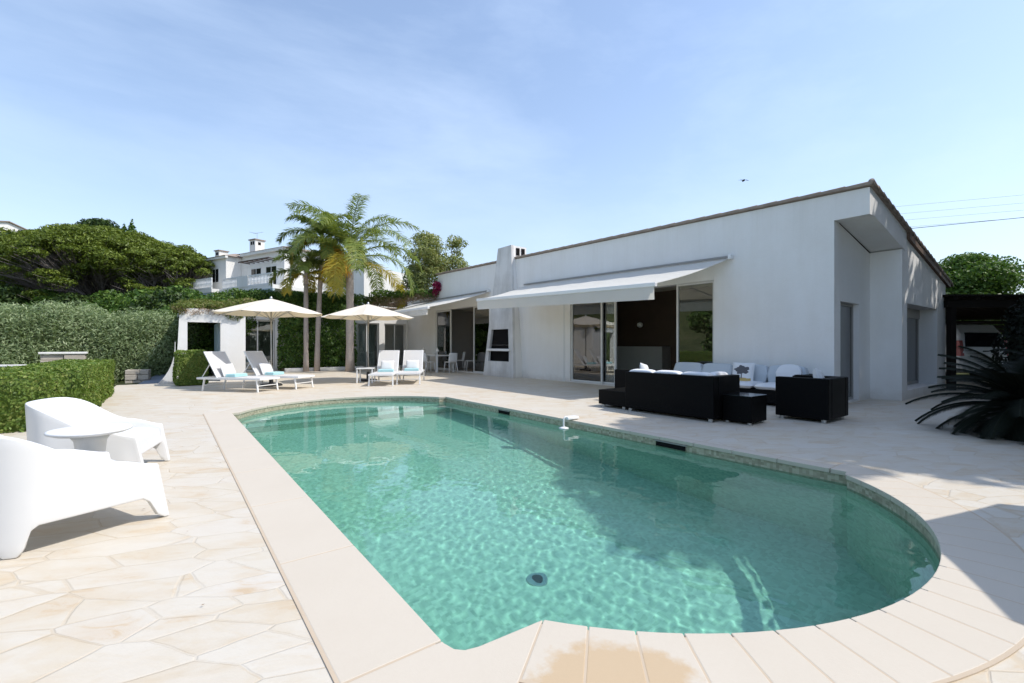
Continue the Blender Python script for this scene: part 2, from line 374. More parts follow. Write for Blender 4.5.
def crown(clumps, per_m2, size, aspect=.5, thick=.35, up=.0, jit=.7):
    out = []
    for c, r in clumps:
        area = 4*PI*((r[0]*r[1])**1.6+(r[0]*r[2])**1.6+(r[1]*r[2])**1.6)**(1/1.6)/3**(1/1.6)
        P, D = ell_shell(c, r, max(20, int(area*per_m2)), thick, up)
        out.append(leaf_quads(P, D, size, aspect, jit))
    return merge_vf(out)

def box_foliage(x0,y0,z0,x1,y1,z1, dens, size, wob=.04, aspect=.55, rnd=.1):
    """clipped hedge: leaves over the five visible faces plus a core box"""
    out = []
    fx, fy, fz = x1-x0, y1-y0, z1-z0
    faces = [((x0,y0,z1),(fx,0,0),(0,fy,0),(0,0,1)), ((x0,y0,z0),(fx,0,0),(0,0,fz),(0,-1,0)), ((x0,y1,z0),(fx,0,0),(0,0,fz),(0,1,0)),
             ((x0,y0,z0),(0,fy,0),(0,0,fz),(-1,0,0)), ((x1,y0,z0),(0,fy,0),(0,0,fz),(1,0,0))]
    for o, u, v, nn in faces:
        o, u, v, nn = map(np.array, (o,u,v,nn)); A = np.linalg.norm(u)*np.linalg.norm(v); n = int(A*dens)
        a, b = RNG.random((2,n,1)); P = o+u*a+v*b
        w = np.array([mnoise.noise(Vector(p*3.1)) for p in P])[:,None]
        P = P + nn*(w*wob*1.4 - np.abs(RNG.normal(0, wob*.8, (n,1))) + wob*.4)
        c = np.array([(x0+x1)/2,(y0+y1)/2,(z0+z1)/2]); h = np.array([fx,fy,fz])/2
        q = (P-c)/h; m = np.sort(np.abs(q), axis=1)[:,1]; P = c+(P-c)*(1-rnd*np.clip(m-.8,0,1))[:,None]
        out.append(leaf_quads(P, np.repeat(nn[None].astype(float), n, 0), size, aspect, .6))
    i = .09
    V = np.array([(x,y,z) for z in (z0,z1-i) for x,y in ((x0+i,y0+i),(x1-i,y0+i),(x1-i,y1-i),(x0+i,y1-i))], float)
    F = np.array([(0,3,2,1),(4,5,6,7),(0,1,5,4),(1,2,6,5),(2,3,7,6),(3,0,4,7)])
    out.append((V,F)); return merge_vf(out)

# ------------------------------------------------------------------ terrain and terrace
def smooth(a, b, x): t = min(1, max(0, (x-a)/(b-a))); return t*t*(3-2*t)
def terrain(x, y):
    d = x*SF+y*CF; lat = x*CF-y*SF; az = math.degrees(math.atan2(lat, d)); r = math.hypot(x, y)
    z = -.06
    z -= .75*smooth(-1.4, -2.4, x)*smooth(10.2, 11.5, y) if y < 40 else 0
    left = smooth(-8, -38, az) if d > -5 else 0
    z += left*(1.2*smooth(24, 44, r)+11.5*smooth(50, 95, r)) + smooth(-5, -20, az)*.8*smooth(30, 45, r)
    z += .35*mnoise.noise(Vector((x*.07, y*.07, 0)))*smooth(25, 50, r)*3
    return z
def build_ground():
    def axis(lo, a, b, hi, n1, n2, n3):
        L1 = [lo+(a-lo)*(1-(1-i/n1)**2.0) for i in range(n1)]; L2 = [a+(b-a)*i/n2 for i in range(n2)]
        L3 = [b+(hi-b)*(i/n3)**2.0 for i in range(n3+1)]; return L1+L2+L3
    xs = axis(-300, 0, 6, 300, 60, 6, 60); ys = axis(-200, -1, 12, 450, 40, 13, 80)
    V = [(x, y, terrain(x, y)) for y in ys for x in xs]; nx = len(xs); F = []
    for j in range(len(ys)-1):
        for i in range(nx-1):
            cx, cy = (xs[i]+xs[i+1])/2, (ys[j]+ys[j+1])/2
            if 0 < cx < 6 and -1 < cy < 12: continue
            a = j*nx+i; F.append((a, a+1, a+nx+1, a+nx))
    b = MB(); b.add(V, F); o = b.build('ground', M['grass'], smooth=True); tag(o, kind='structure')
build_ground()

PX0, PX1, PY0, PY1 = .88, 5.1, 1.52, 9.32
def arc(x0, x1, y, sag, n, sgn):
    """arc bulging by sag from chord (x0..x1) at y"""
    h = (x1-x0)/2; Rr = (h*h+sag*sag)/(2*sag); cx = (x0+x1)/2; cy = y - sgn*(Rr-sag)*-1*-1 if False else y - sgn*(Rr-sag)
    a = math.asin(h/Rr) if sag < h else PI-math.asin(h/Rr)
    return [(cx+Rr*math.sin(-a+2*a*i/n), cy+sgn*Rr*math.cos(-a+2*a*i/n)) for i in range(n+1)]
def pool_outline(off=0.0, n=40):
    x0, x1, y0, y1 = PX0-off, PX1+off, PY0-off, PY1+off
    near = arc(1.30-off*.55, 4.98+off*.75, PY0-.02-off*.75, .93+off*.3, n, -1)   # left -> right along the near arc
    far = arc(1.0-off*.6, 4.95+off*.6, PY1+.03+off*.6, 1.22+off*.35, n, 1)
    pts = []
    pts += [(x0, y0+.10), (x0+.015, y0+.045), (x0+.045, y0+.015), (x0+.10, y0)] if off < .05 else [(x0, y0)]
    pts += near
    pts += [(x1, y0)]
    pts += [(x1, y1)]
    pts += far[::-1]
    pts += [(x0, y1)]
    return pts
inner = pool_outline(0)
def conc(x0, x1, y, sag, n, sgn, e):
    """inner arc and its concentric neighbour e further out, with radial joints"""
    h = (x1-x0)/2; Rr = (h*h+sag*sag)/(2*sag); cx = (x0+x1)/2; cy = y-sgn*(Rr-sag); a = math.asin(h/Rr)
    f = lambda r: [(cx+r*math.sin(-a+2*a*i/n), cy+sgn*r*math.cos(-a+2*a*i/n)) for i in range(n+1)]
    return f(Rr), f(Rr+e)
EL, EA, ER, EF = .40, .37, .16, .34
def outer_outline(g=0.0):
    x0, x1, y0, y1 = PX0, PX1, PY0, PY1
    no = conc(1.30, 4.98, PY0-.02, .93, 44, -1, EA+g)[1]; fo = conc(1.0, 4.95, PY1+.03, 1.22, 44, 1, EF+g)[1]
    return [(x0-EL-g, .95)]+no+[(x1+.36+g, y0+.02), (x1+.36+g, y0+.14+g), (x1+ER+g, y0+.14+g), (x1+ER+g, y1+ER+g)]+fo[::-1]+[(x0-EL-g, y1+.22+g)]
terr = [(-5,-7),(22,-7),(22,24.5),(.1,24.5),(.1,17.95),(-1.25,17.95),(-1.25,10.3),(-5,10.3)]
b = MB(); b.wall(terr, [outer_outline(.012)], (0,0,0), (1,0,0), (0,1,0), (0,0,-.12)); o = b.build('terrace_paving', M['pave']); tag(o, kind='structure')
def coping():
    b = MB(); g = .0025; ZT = .007
    def poly(pts):
        m = len(pts); b.add([(p[0],p[1],ZT) for p in pts]+[(p[0],p[1],-.038) for p in pts], [tuple(range(m)), tuple(range(m,2*m))[::-1]]+[(i,(i+1)%m,m+(i+1)%m,m+i) for i in range(m)])
    def strip(I, O, k):
        for a in range(0, len(I)-1, k):
            P = [Vector(p) for p in I[a:a+k+1]]; Q = [Vector(p) for p in O[a:a+k+1]]
            t0 = (P[1]-P[0]).normalized()*g; t1 = (P[-1]-P[-2]).normalized()*g
            P[0] += t0; Q[0] += t0; P[-1] -= t1; Q[-1] -= t1; poly(P+Q[::-1])
    x0,x1,y0,y1 = PX0,PX1,PY0,PY1
    ni, no = conc(1.30, 4.98, PY0-.02, .93, 44, -1, EA); strip(ni, no, 2)
    fi, fo = conc(1.0, 4.95, PY1+.03, 1.22, 44, 1, EF); strip(fi, fo, 4)
    def straight(xa, ya, xb, yb, nx, e, k):
        Ii = [(xa+(xb-xa)*i/k, ya+(yb-ya)*i/k) for i in range(k+1)]; strip(Ii, [(p[0]+nx*e, p[1]) for p in Ii], 1)
    straight(x0, y1, x0, y0+.12, -1, EL, 7); straight(x1, y0+.146, x1, y1, 1, ER, 16)
    poly([(x0-EL,y0+.115),(x0,y0+.115),(x0,y0+.10),(x0+.015,y0+.045),(x0+.045,y0+.015),(x0+.10,y0),(1.298,ni[0][1]),(no[0][0]-.003,no[0][1]),(x0-EL,.955)])
    poly([(ni[-1][0],ni[-1][1]+.004),(no[-1][0],no[-1][1]+.004),(x1+.36,y0+.02),(x1+.36,y0+.14),(x1,y0+.14),(x1,y0+.01)])
    poly([(x1,y1+.004),(x1+ER,y1+.004),(x1+ER,y1+ER),(fo[-1][0],fo[-1][1]),(fi[-1][0]+.003,fi[-1][1])])
    poly([(x0,y1+.004),(fi[0][0]-.003,fi[0][1]),(fo[0][0],fo[0][1]),(x0-EL,y1+.22),(x0-EL,y1+.004)])
    o = b.build('pool_coping', M['coping'], bevel=.005, seg=2); tag(o, kind='structure')
    bed = MB(); bed.wall(outer_outline(.013), [pool_outline(.03)], (0,0,.0058), (1,0,0), (0,1,0), (0,0,-.04))
    o = bed.build('coping_mortar', simple('mortar', (.52,.42,.31), .9)); tag(o, kind='structure')
coping()

# basin
def basin():
    pts = pool_outline(.012, 48); n = len(pts)
    b = MB()
    def fz(x, y): return -1.25-.55*smooth(8.2, 3.0, y)
    V = [(x,y,-.03) for x,y in pts]+[(x,y,fz(x,y)) for x,y in pts]
    V = [(x,y,-.20) for x,y in pts]+[(x,y,fz(x,y)-.15) for x,y in pts]
    tb_ = MB(); tb_.add([(x,y,-.03) for x,y in pts]+[(x,y,-.20) for x,y in pts], [(i,(i+1)%n,n+(i+1)%n,n+i) for i in range(n)])
    o = tb_.build('pool_tile_band', M['pool'], smooth=False, fix=False); tag(o, kind='structure'); o.cycles.is_caustics_receiver = True
    b.add(V, [(i,(i+1)%n,n+(i+1)%n,n+i) for i in range(n)])
    o = b.build('pool_walls', M['liner'], smooth=False, fix=False); tag(o, kind='structure'); o.cycles.is_caustics_receiver = True
    # floor as grid a little larger than the outline
    g = MB(); xs = [PX0-.05+(PX1-PX0+.1)*i/20 for i in range(21)]; ys = [.4+(10.7-.4)*i/60 for i in range(61)]
    g.add([(x,y,fz(x,y)) for y in ys for x in xs], [(j*21+i,j*21+i+1,(j+1)*21+i+1,(j+1)*21+i) for j in range(60) for i in range(20)])
    o = g.build('pool_floor', M['liner'], smooth=True); tag(o, kind='structure'); o.cycles.is_caustics_receiver = True
    # entry steps in the far arc
    for k, (off, z) in enumerate(((0,-.42),(-.35,-.72))):
        far = arc(1.02, 4.93, PY1+.03, 1.22, 30, 1)
        s = MB(); s.wall([(1.02,PY1+off)]+[(1.02,PY1+.03)]+far+[(4.93,PY1+off)] if off == 0 else [(.9,PY1+off),(.9,PY1+.02),(5.08,PY1+.02),(5.08,PY1+off)], [], (0,0,z), (1,0,0), (0,1,0), (0,0,-1.0+.0*k))
        o = s.build('pool_step', M['liner']); tag(o, kind='structure'); o.cycles.is_caustics_receiver = True
basin()
def water():
    x0,x1,y0,y1 = .70,5.30,.40,10.80; st = .0135; nx, ny = int((x1-x0)/st), int((y1-y0)/st); zt = -.115
    xs = np.linspace(x0,x1,nx); ys = np.linspace(y0,y1,ny); X, Y = np.meshgrid(xs, ys)
    Z = np.zeros_like(X); rr = np.random.default_rng(3)
    for k in range(80):
        lam = .065*(.24/.065)**rr.random() if k > 12 else rr.uniform(.35, 1.2)
        th = rr.normal(.6, .9); ph = rr.uniform(0, 2*PI); kx, ky = math.cos(th)*2*PI/lam, math.sin(th)*2*PI/lam
        Z += (.0016 if k > 12 else .0009)*lam*WAVE*np.sin(kx*X+ky*Y+ph)
    patch_ = .75+.35*np.sin(X*1.1+Y*.7+1)*np.sin(Y*.9-X*.5)
    amp = .35+.65/(1+np.exp((Y-4.5)/1.0)); Z *= amp*patch_
    V = np.stack([X, Y, Z+zt], -1).reshape(-1,3); I = (np.arange(ny-1)[:,None]*nx+np.arange(nx-1)[None]).ravel()
    o = npmesh('pool_water', V, np.stack([I, I+1, I+nx+1, I+nx], 1), watermat(), None, True); tag(o, kind='structure'); o.cycles.is_caustics_caster = True
WAVE = .23
water()
SUN_E, SKY_E, EXPO, DUST, CLOUD, CAUST, HAZE = 2.5, .15, .72, .9, .24, True, .10
DENS = [70, 60, 50, 40, 50, 50]
# ------------------------------------------------------------------ pool fittings
def skimmer(y, w):
    t = thing('skimmer_mouth', SK.pop(0), 'pool skimmer', (PX1, y, -.085), 0, 'skimmers in the pool wall')
    b = MB().box(-.004, -w/2, -.03, .02, w/2, .03); b.build('mouth', M['void'], t)
    f = MB(); f.box(-.010,-w/2-.02,.03,.01,w/2+.02,.042); f.build('frame', M['frame_grey'], t)
SK = ['dark slot of the pool skimmer nearest the black sofa', 'small dark skimmer slot in the pool wall by the far corner']
skimmer(3.42, .42); skimmer(7.03, .34)
t = thing('pool_hose', 'white floating hose float hanging over the pool edge beside the sofa terrace', 'pool hose', (5.1, 5.23, .02))
MB().hexa([(-.10,-.06,0),(.16,-.06,0),(.16,.06,0),(-.10,.06,0)], [(-.09,-.05,.045),(.14,-.05,.045),(.14,.05,.045),(-.09,.05,.045)]).build('bracket', M['white_plastic'], t, bevel=.012)
MB().tube([(.02,0,.04),(-.11,0,.045),(-.14,0,.01),(-.14,0,-.12),(-.14,0,-.2)], .014, 8).build('hose', M['white_plastic'], t, smooth=True)
MB().lathe([(.02,0),(.075,.006),(.08,.022),(.04,.035),(.02,.04)], (-.14,0,-.145), 20).build('float', M['white_plastic'], t, smooth=True)
t = thing('pool_drain', 'round white drain with a dark grille on the pool floor', 'pool drain', (2.62,3.1,-1.795))
MB().lathe([(.095,0),(.095,.012),(.07,.02)], n=28).build('rim', M['white_plastic'], t, smooth=False)
MB().lathe([(.05,.018),(.05,.026)], n=24).build('grille', M['rubber'], t)

# ------------------------------------------------------------------ main villa
def top_z(y): return 4.14+.026*(y-2.75)
def rect(a0,b0,a1,b1): return [(a0,b0),(a1,b0),(a1,b1),(a0,b1)]
V = thing('white_villa', 'long low white stucco villa with sloping tiled roof beside the pool', 'house', (12.5,11,0))
VO = Vector((12.5,11,0))
def vb(mb, name, mat, parent=None, **k):
    o = mb.build(name, mat, parent or V, **k); 
    if parent is None: o.location = -VO
    return o
FX = 10.4
b = MB().wall([(3.32,0),(3.32,3.64),(2.75,3.64),(2.75,top_z(2.75)),(19.75,top_z(19.75)),(19.75,3.62),(23.3,3.58),(23.3,0)],
              [rect(5.78,.03,10.67,2.76), rect(15.35,.03,20.05,2.86)], (FX,0,0), (0,1,0), (0,0,1), (.28,0,0))
vb(b, 'facade_wall', M['wall'])
b = MB().wall([(10.68,0),(12.55,0),(12.55,3.25),(10.68,3.62)], [rect(10.74,.03,11.84,2.08)], (0,3.32,0), (1,0,0), (0,0,1), (0,.3,0))
vb(b, 'recess_wall', M['wall'])
b = MB().box(12.55,2.76,0,12.80,3.318,3.26); b.box(12.553,3.32,0,12.8,3.9,3.26); vb(b, 'corner_pier', M['wall'])
b = MB().wall([(12.80,0),(16.7,0),(16.7,2.93),(12.80,3.70)], [rect(12.95,.2,15.75,2.12)], (0,2.76,0), (1,0,0), (0,0,1), (0,.5,0))
vb(b, 'gable_wall', M['wall'])
b = MB().hexa([(10.68,2.75,3.64),(12.80,2.75,3.24),(12.80,3.318,3.24),(10.68,3.318,3.64)], [(10.68,2.75,4.12),(12.80,2.75,3.70),(12.80,3.318,3.70),(10.68,3.318,4.12)])
vb(b, 'overhang', M['wall'])
# rear and inner walls
b = MB().box(16.75,3.3,0,17.0,27,2.8); b.box(2.3,27,0,17,27.25,3.2); b.box(2.05,23.3,0,2.3,27.2,3.2); vb(b, 'rear_wall', M['wall'])
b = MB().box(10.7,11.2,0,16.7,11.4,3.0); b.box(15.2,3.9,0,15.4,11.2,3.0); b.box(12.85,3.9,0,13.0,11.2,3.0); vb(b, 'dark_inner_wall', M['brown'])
b = MB().box(13.2,11.4,0,13.35,27,3.0); b.box(10.7,20.3,0,13.2,20.45,3.0); b.box(6.0,25.6,0,13.2,25.75,3.0); vb(b, 'grey_inner_wall', M['greywall'])
b = MB().box(10.68,3.9,2.95,16.7,23.3,3.02); b.box(2.3,23.5,2.75,16.7,27,2.82); vb(b, 'ceiling', M['ceil'])
b = MB().box(10.42,3.7,.004,16.7,23.3,.022); b.box(2.3,23.5,.004,16.7,27,.022); vb(b, 'interior_floor', M['floor_in'])
b = MB().box(12.4,8.6,0,12.85,10.6,1.15); vb(b, 'fireplace_block', M['frame_grey'])
b = MB().box(13.15,16.2,1.5,13.2,16.9,2.2); vb(b, 'wall_picture', M['brown'])
vb(MB().lathe([(.03,-.09),(.09,-.05),(.10,.0),(.09,.05),(.03,.09)], (12.74,9.7,1.88), 16), 'wall_lamp', M['lamp'], smooth=True)
# roof slab and clay tile edges
def rz(x, y): return top_z(y)+.03-.2*(x-FX)
b = MB().hexa([(FX-.06,2.70,rz(FX,2.6)),(17.2,2.70,rz(17.2,2.6)),(17.2,19.85,rz(17.2,19.85)),(FX-.06,19.85,rz(FX,19.85))],
              [(FX-.06,2.70,rz(FX,2.6)+.05),(17.2,2.70,rz(17.2,2.6)+.05),(17.2,19.85,rz(17.2,19.85)+.05),(FX-.06,19.85,rz(FX,19.85)+.05)])
roof = vb(b, 'roof', M['tile'])
b = MB()
n = 22
for i in range(n):
    x = FX-.05+i*.31; z = rz(x, 2.62)+.055
    b.tube([(x,2.715,z+.0),(x+.36,2.715,z-.2*.36-.02)], [.05,.04], 10)
    if i: b.tube([(x,2.90,z+.0),(x+.36,2.90,z-.2*.36-.02)], [.05,.04], 8)
vt = b.build('verge_tiles', M['tile'], roof, smooth=True)
b = MB()
for i in range(42):
    y = 2.72+i*.41; b.tube([(FX-.02,y,rz(FX,y)+.040),(FX-.02,y+.44,rz(FX,y+.44)+.030)], [.034,.028], 8)
b.build('ridge_tiles', M['tile'], roof, smooth=True)
b = MB().hexa([(12.9,2.70,3.52),(16.95,2.70,2.76),(16.95,2.757,2.76),(12.9,2.757,3.52)], [(12.9,2.70,3.66),(16.95,2.70,2.88),(16.95,2.757,2.88),(12.9,2.757,3.66)]); vb(b, 'rake_board', M['rake'])
b = MB().hexa([(FX-.02,19.85,3.62),(17.0,19.85,3.3),(17,27.3,3.3),(FX-.02,27.3,3.6)], [(FX-.02,19.85,3.68),(17.0,19.85,3.36),(17,27.3,3.36),(FX-.02,27.3,3.66)]); vb(b, 'low_roof', M['tile'])
b = MB().hexa([(2.0,23.15,3.12),(FX-.03,23.15,3.12),(FX-.03,27.3,3.3),(2.0,27.3,3.3)], [(2.0,23.15,3.18),(FX-.03,23.15,3.18),(FX-.03,27.3,3.36),(2.0,27.3,3.36)]); vb(b, 'wing_roof', M['tile'])
# end wing facade
b = MB().wall([(2.05,0),(FX,0),(FX,3.1),(2.05,3.1)], [rect(2.5,.03,3.9,2.35), rect(7.55,.03,8.82,2.34), rect(9.1,.03,10.3,2.34)], (0,23.3,0), (1,0,0), (0,0,1), (0,.25,0))
vb(b, 'wing_wall', M['wall'])
# glazing
def pane_y(name, x, y0, y1, z0, z1, fr=.05, label=None, mat='frame', dep=.06, xo=0):
    """window panel in the plane X = x"""
    f = MB(); x += xo
    f.box(x,y0,z0,x+dep,y0+fr,z1); f.box(x,y1-fr,z0,x+dep,y1,z1); f.box(x+.001,y0+fr,z0,x+dep-.001,y1-fr,z0+fr); f.box(x+.001,y0+fr,z1-fr,x+dep-.001,y1-fr,z1)
    fo = vb(f, name, M[mat]); 
    g = MB().box(x+dep*.4,y0+fr,z0+fr,x+dep*.4+.008,y1-fr,z1-fr); g.build('pane', M['glass'], fo); return fo
def pane_x(name, y, x0, x1, z0, z1, fr=.05, mat='frame', dep=.06, gm='glass'):
    f = MB(); f.box(x0,y,z0,x0+fr,y+dep,z1); f.box(x1-fr,y,z0,x1,y+dep,z1); f.box(x0+fr,y+.001,z0,x1-fr,y+dep-.001,z0+fr); f.box(x0+fr,y+.001,z1-fr,x1-fr,y+dep-.001,z1)
    fo = vb(f, name, M[mat]); g = MB().box(x0+fr,y+dep*.4,z0+fr,x1-fr,y+dep*.4+.008,z1-fr); g.build('pane', M[gm], fo); return fo
pane_y('sliding_door', FX+.05, 9.35, 10.66, .035, 2.755)
pane_y('sliding_door', FX+.12, 8.88, 10.2, .035, 2.755)
pane_y('window', FX+.05, 5.79, 6.82, .035, 2.755)
pane_y('window', FX+.05, 18.6, 20.04, .035, 2.85, fr=.07)
pane_y('sliding_door', FX+.05, 15.36, 16.62, .035, 2.85)
vb(MB().box(FX-.012,10.9,0,FX+.0,10.98,2.6), 'downpipe', M['frame'])
pane_x('recess_door', 3.42, 10.75, 11.83, .035, 2.07, .05, 'frame_grey', .06, 'teal_glass' if 'teal_glass' in M else 'glass')
pane_x('gable_window', 3.12, 12.96, 15.74, .21, 2.11, .07, 'frame_grey')
vb(MB().box(12.95,3.10,2.02-.14,15.75,3.25,2.11), 'shutter_box', M['frame_grey'])
vb(MB().box(14.1,3.11,.22,14.16,3.17,1.9), 'mullion', M['frame_grey'])
for (a, c) in ((2.51,3.89),(7.56,8.81),(9.11,10.29)):
    m = (a+c)/2
    pane_x('wing_door', 23.38, a, m+.02, .035, 2.33, .05); pane_x('wing_door', 23.44, m-.02, c, .035, 2.33, .05)
# curtains behind the wing door
b = MB(); k = 60
pts = [(7.6+1.15*i/k, 23.75+.035*math.sin(i*1.3)) for i in range(k+1)]
b.add([(x,y,.05) for x,y in pts]+[(x,y,2.3) for x,y in pts], [(i,i+1,k+2+i,k+1+i) for i in range(k)]); vb(b, 'curtain', M['cush'], fix=False, smooth=True)
b = MB(); pts = [(10.8+1.0*i/k, 3.78+.03*math.sin(i*1.3)) for i in range(k+1)]
b.add([(x,y,.05) for x,y in pts]+[(x,y,2.1) for x,y in pts], [(i,i+1,k+2+i,k+1+i) for i in range(k)]); vb(b, 'curtain', M['cush'], fix=False, smooth=True)
b = MB(); pts = [(13.0+2.7*i/150, 3.42+.03*math.sin(i*1.3)) for i in range(151)]
b.add([(x,y,.21) for x,y in pts]+[(x,y,2.1) for x,y in pts], [(i,i+1,152+i,151+i) for i in range(150)]); vb(b, 'curtain', M['cush'], fix=False, smooth=True)

# outdoor fireplace with tapering chimney, attached to the facade
t = thing('barbecue_chimney', 'tapering white masonry barbecue chimney built against the villa wall', 'barbecue', (10.2,14.1,0))
def tb(mb, name, mat, parent, org, **k):
    o = mb.build(name, mat, parent, **k); o.location = tuple(-c for c in org); return o
co = (10.2,14.1,0)
def cy(z, side):  # taper
    k = z/4.95; return 13.15+(13.62-13.15)*k if side == 0 else 15.15+(14.48-15.15)*k
hole1 = [(13.52,1.06),(14.80,1.06),(14.70,1.80),(13.60,1.80)]; hole2 = [(13.48,.58),(14.84,.58),(14.82,.97),(13.50,.97)]
b = MB().wall([(13.15,0),(15.15,0),(14.48,4.95),(13.62,4.95)], [hole1, hole2], (9.98,0,0), (0,1,0), (.05,0,1), (.10,0,0)); tb(b, 'front', M['wall_old'], t, co)
b = MB()
for s, y0, y1 in ((0,13.15,13.62),(1,15.15,14.48)):
    w = .08 if s == 0 else -.08
    ya, yb = y0, y1
    b.hexa([(10.081,ya,0),(10.395,ya,0),(10.395,ya+w,0),(10.081,ya+w,0)], [(10.328,yb,4.95),(10.66,yb,4.95),(10.66,yb+w,4.95),(10.328,yb+w,4.95)]) if False else None
    b.hexa([(10.081,ya,0),(10.398,ya,0),(10.398,ya+w,0),(10.081,ya+w,0)], [(10.329,yb,4.95),(10.398,yb,4.95),(10.398,yb+w,4.95),(10.329,yb+w,4.95)])
tb(b, 'side', M['wall'], t, co)
tb(MB().box(10.17,13.4,.3,10.395,14.95,2.1), 'firebox', M['void'], t, co)
tb(MB().box(9.96,13.40,.97,10.16,14.90,1.055), 'shelf', M['wall'], t, co, bevel=.01)
b = MB()
xx = 10.06
zig = []
for i in range(13): zig += [(10.06,13.58+i*.098,1.2),(10.16,13.58+i*.098,1.2)] if i % 2 == 0 else [(10.16,13.58+i*.098,1.2),(10.06,13.58+i*.098,1.2)]
tb(b.tube(zig, .006, 6), 'grill', M['alu'], t, co)
tb(MB().box(10.40,13.68,4.45,11.0,14.4,4.95), 'cap', M['wall'], t, co)
for i in range(2):
    tb(MB().box(10.50+i*.25,13.66,4.6,10.66+i*.25,13.69,4.88), 'flue_opening', M['void'], t, co)
t = thing('television_antenna', 'thin television antenna mast on the villa roof behind the barbecue chimney', 'antenna', (11.6,14.0,4.2))
MB().tube([(0,0,0),(0,0,.62)], .012, 6).build('mast', M['alu'], t); 
b = MB().tube([(-.15,0,.55),(.15,0,.55)], .006, 5)
for i in range(4): b.tube([(-.13+i*.085,-.12,.55),(-.13+i*.085,.12,.55)], .004, 5)
b.build('aerial', M['alu'], t)

# ------------------------------------------------------------------ awnings
def awning(label, wA, wB, fA, fB, vd):
    """wA,wB wall points (near/far), fA,fB front points"""
    t = thing('awning', label, 'awning', ((wA[0]+wB[0])/2,(wA[1]+wB[1])/2,(wA[2]+wB[2])/2), 0, 'retractable awnings on the villa facade')
    org = tuple(t.location); wA,wB,fA,fB = map(Vector,(wA,wB,fA,fB)); k, m = 24, 10; b = MB()
    def pt(i, j, dz=0):
        a = wA.lerp(wB, i/k); c = fA.lerp(fB, i/k); p = a.lerp(c, j/m); p.z -= .05*math.sin(PI*j/m)+.008*math.sin(i*2.1)*math.sin(PI*j/m)-dz; return p
    g = (k+1)*(m+1)
    b.add([pt(i,j) for i in range(k+1) for j in range(m+1)]+[pt(i,j,-.006) for i in range(k+1) for j in range(m+1)],
          [(i*(m+1)+j,(i+1)*(m+1)+j,(i+1)*(m+1)+j+1,i*(m+1)+j+1) for i in range(k) for j in range(m)]+
          [(g+i*(m+1)+j,g+i*(m+1)+j+1,g+(i+1)*(m+1)+j+1,g+(i+1)*(m+1)+j) for i in range(k) for j in range(m)])
    tb(b, 'canopy', M['awn'], t, org, smooth=True, fix=False)
    o = MB().bar(fA+Vector((-.02,-.03,-.03)), fB+Vector((-.02,.03,-.03)), .09, .09); tb(o, 'front_bar', M['white_metal'], t, org, bevel=.01)
    b = MB(); nn = 60; vs = []
    for i in range(nn+1):
        p = fA.lerp(fB, i/nn)+Vector((-.05+.006*math.sin(i*1.7),0,-.05)); q = p-Vector((-.012+.012*math.sin(i*1.1),0,vd)); vs += [p, q]
    b.add(vs, [(2*i,2*i+2,2*i+3,2*i+1) for i in range(nn)]); tb(b, 'valance', M['awn'], t, org, smooth=True, fix=False)
    o = MB().bar(wA+Vector((-.02,-.08,.04)), wB+Vector((-.02,.08,.04)), .05, .05); tb(o, 'cassette', M['frame_grey'], t, org, bevel=.01)
    tb(MB().bar(wA+Vector((-.03,-.10,.03)), wA+Vector((-.03,-.02,.03)), .12, .12), 'end_cap', M['white_metal'], t, org, bevel=.02)
    for s in (.12, .88):
        a = wA.lerp(wB, s)+Vector((-.05,0,-.06)); c = fA.lerp(fB, s)+Vector((.03,0,-.06)); e = (a+c)/2+Vector((0,(.5-s)*1.6,-.03))
        tb(MB().bar(a, e, .05, .04).bar(e, c, .045, .035), 'arm', M['white_metal'], t, org, bevel=.008)
awning('large white awning shading the glass doors behind the black sofas', (10.35,5.40,3.20), (10.35,12.9,3.36), (8.30,5.92,2.52), (8.30,12.9,2.74), .30)
awning('farther white awning left of the barbecue chimney, above the dining table', (10.35,15.35,3.36), (10.35,22.3,3.36), (7.72,15.4,2.62), (7.72,22.2,2.62), .24)

# ------------------------------------------------------------------ pavilion at left
P = thing('garden_pavilion', 'small white pavilion wall with an open frame and a flared buttress behind the sun loungers', 'pavilion', (1.1,17.6,0))
po = (1.1,17.6,0)
b = MB().wall([(.16,0),(2.05,0),(2.05,2.24),(.26,2.24)], [rect(.46,.02,1.34,1.93)], (0,17.6,0), (1,0,0), (0,0,1), (0,.25,0)); tb(b, 'front_wall', M['wall'], P, po)
tb(MB().box(1.8,17.853,0,2.05,23.295,2.3), 'side_wall', M['wall'], P, po)
tb(MB().box(.25,17.6,2.245,2.15,23.1,2.36), 'roof', M['wall'], P, po)
tb(MB().box(.30,21.6,0,.5,21.8,2.24), 'post', M['wall'], P, po)
tb(MB().box(1.30,17.95,.02,1.36,19.6,1.93), 'screen', M['teal'], P, po)
prof = [(.16-.42*(1-k/10)**2.6-.02, 1.30*k/10) for k in range(11)]
b = MB().wall([(.158,0)]+prof+[(.158,1.30)], [], (0,17.55,0), (1,0,0), (0,0,1), (0,.22,0)); tb(b, 'buttress', M['wall_old'], P, po)

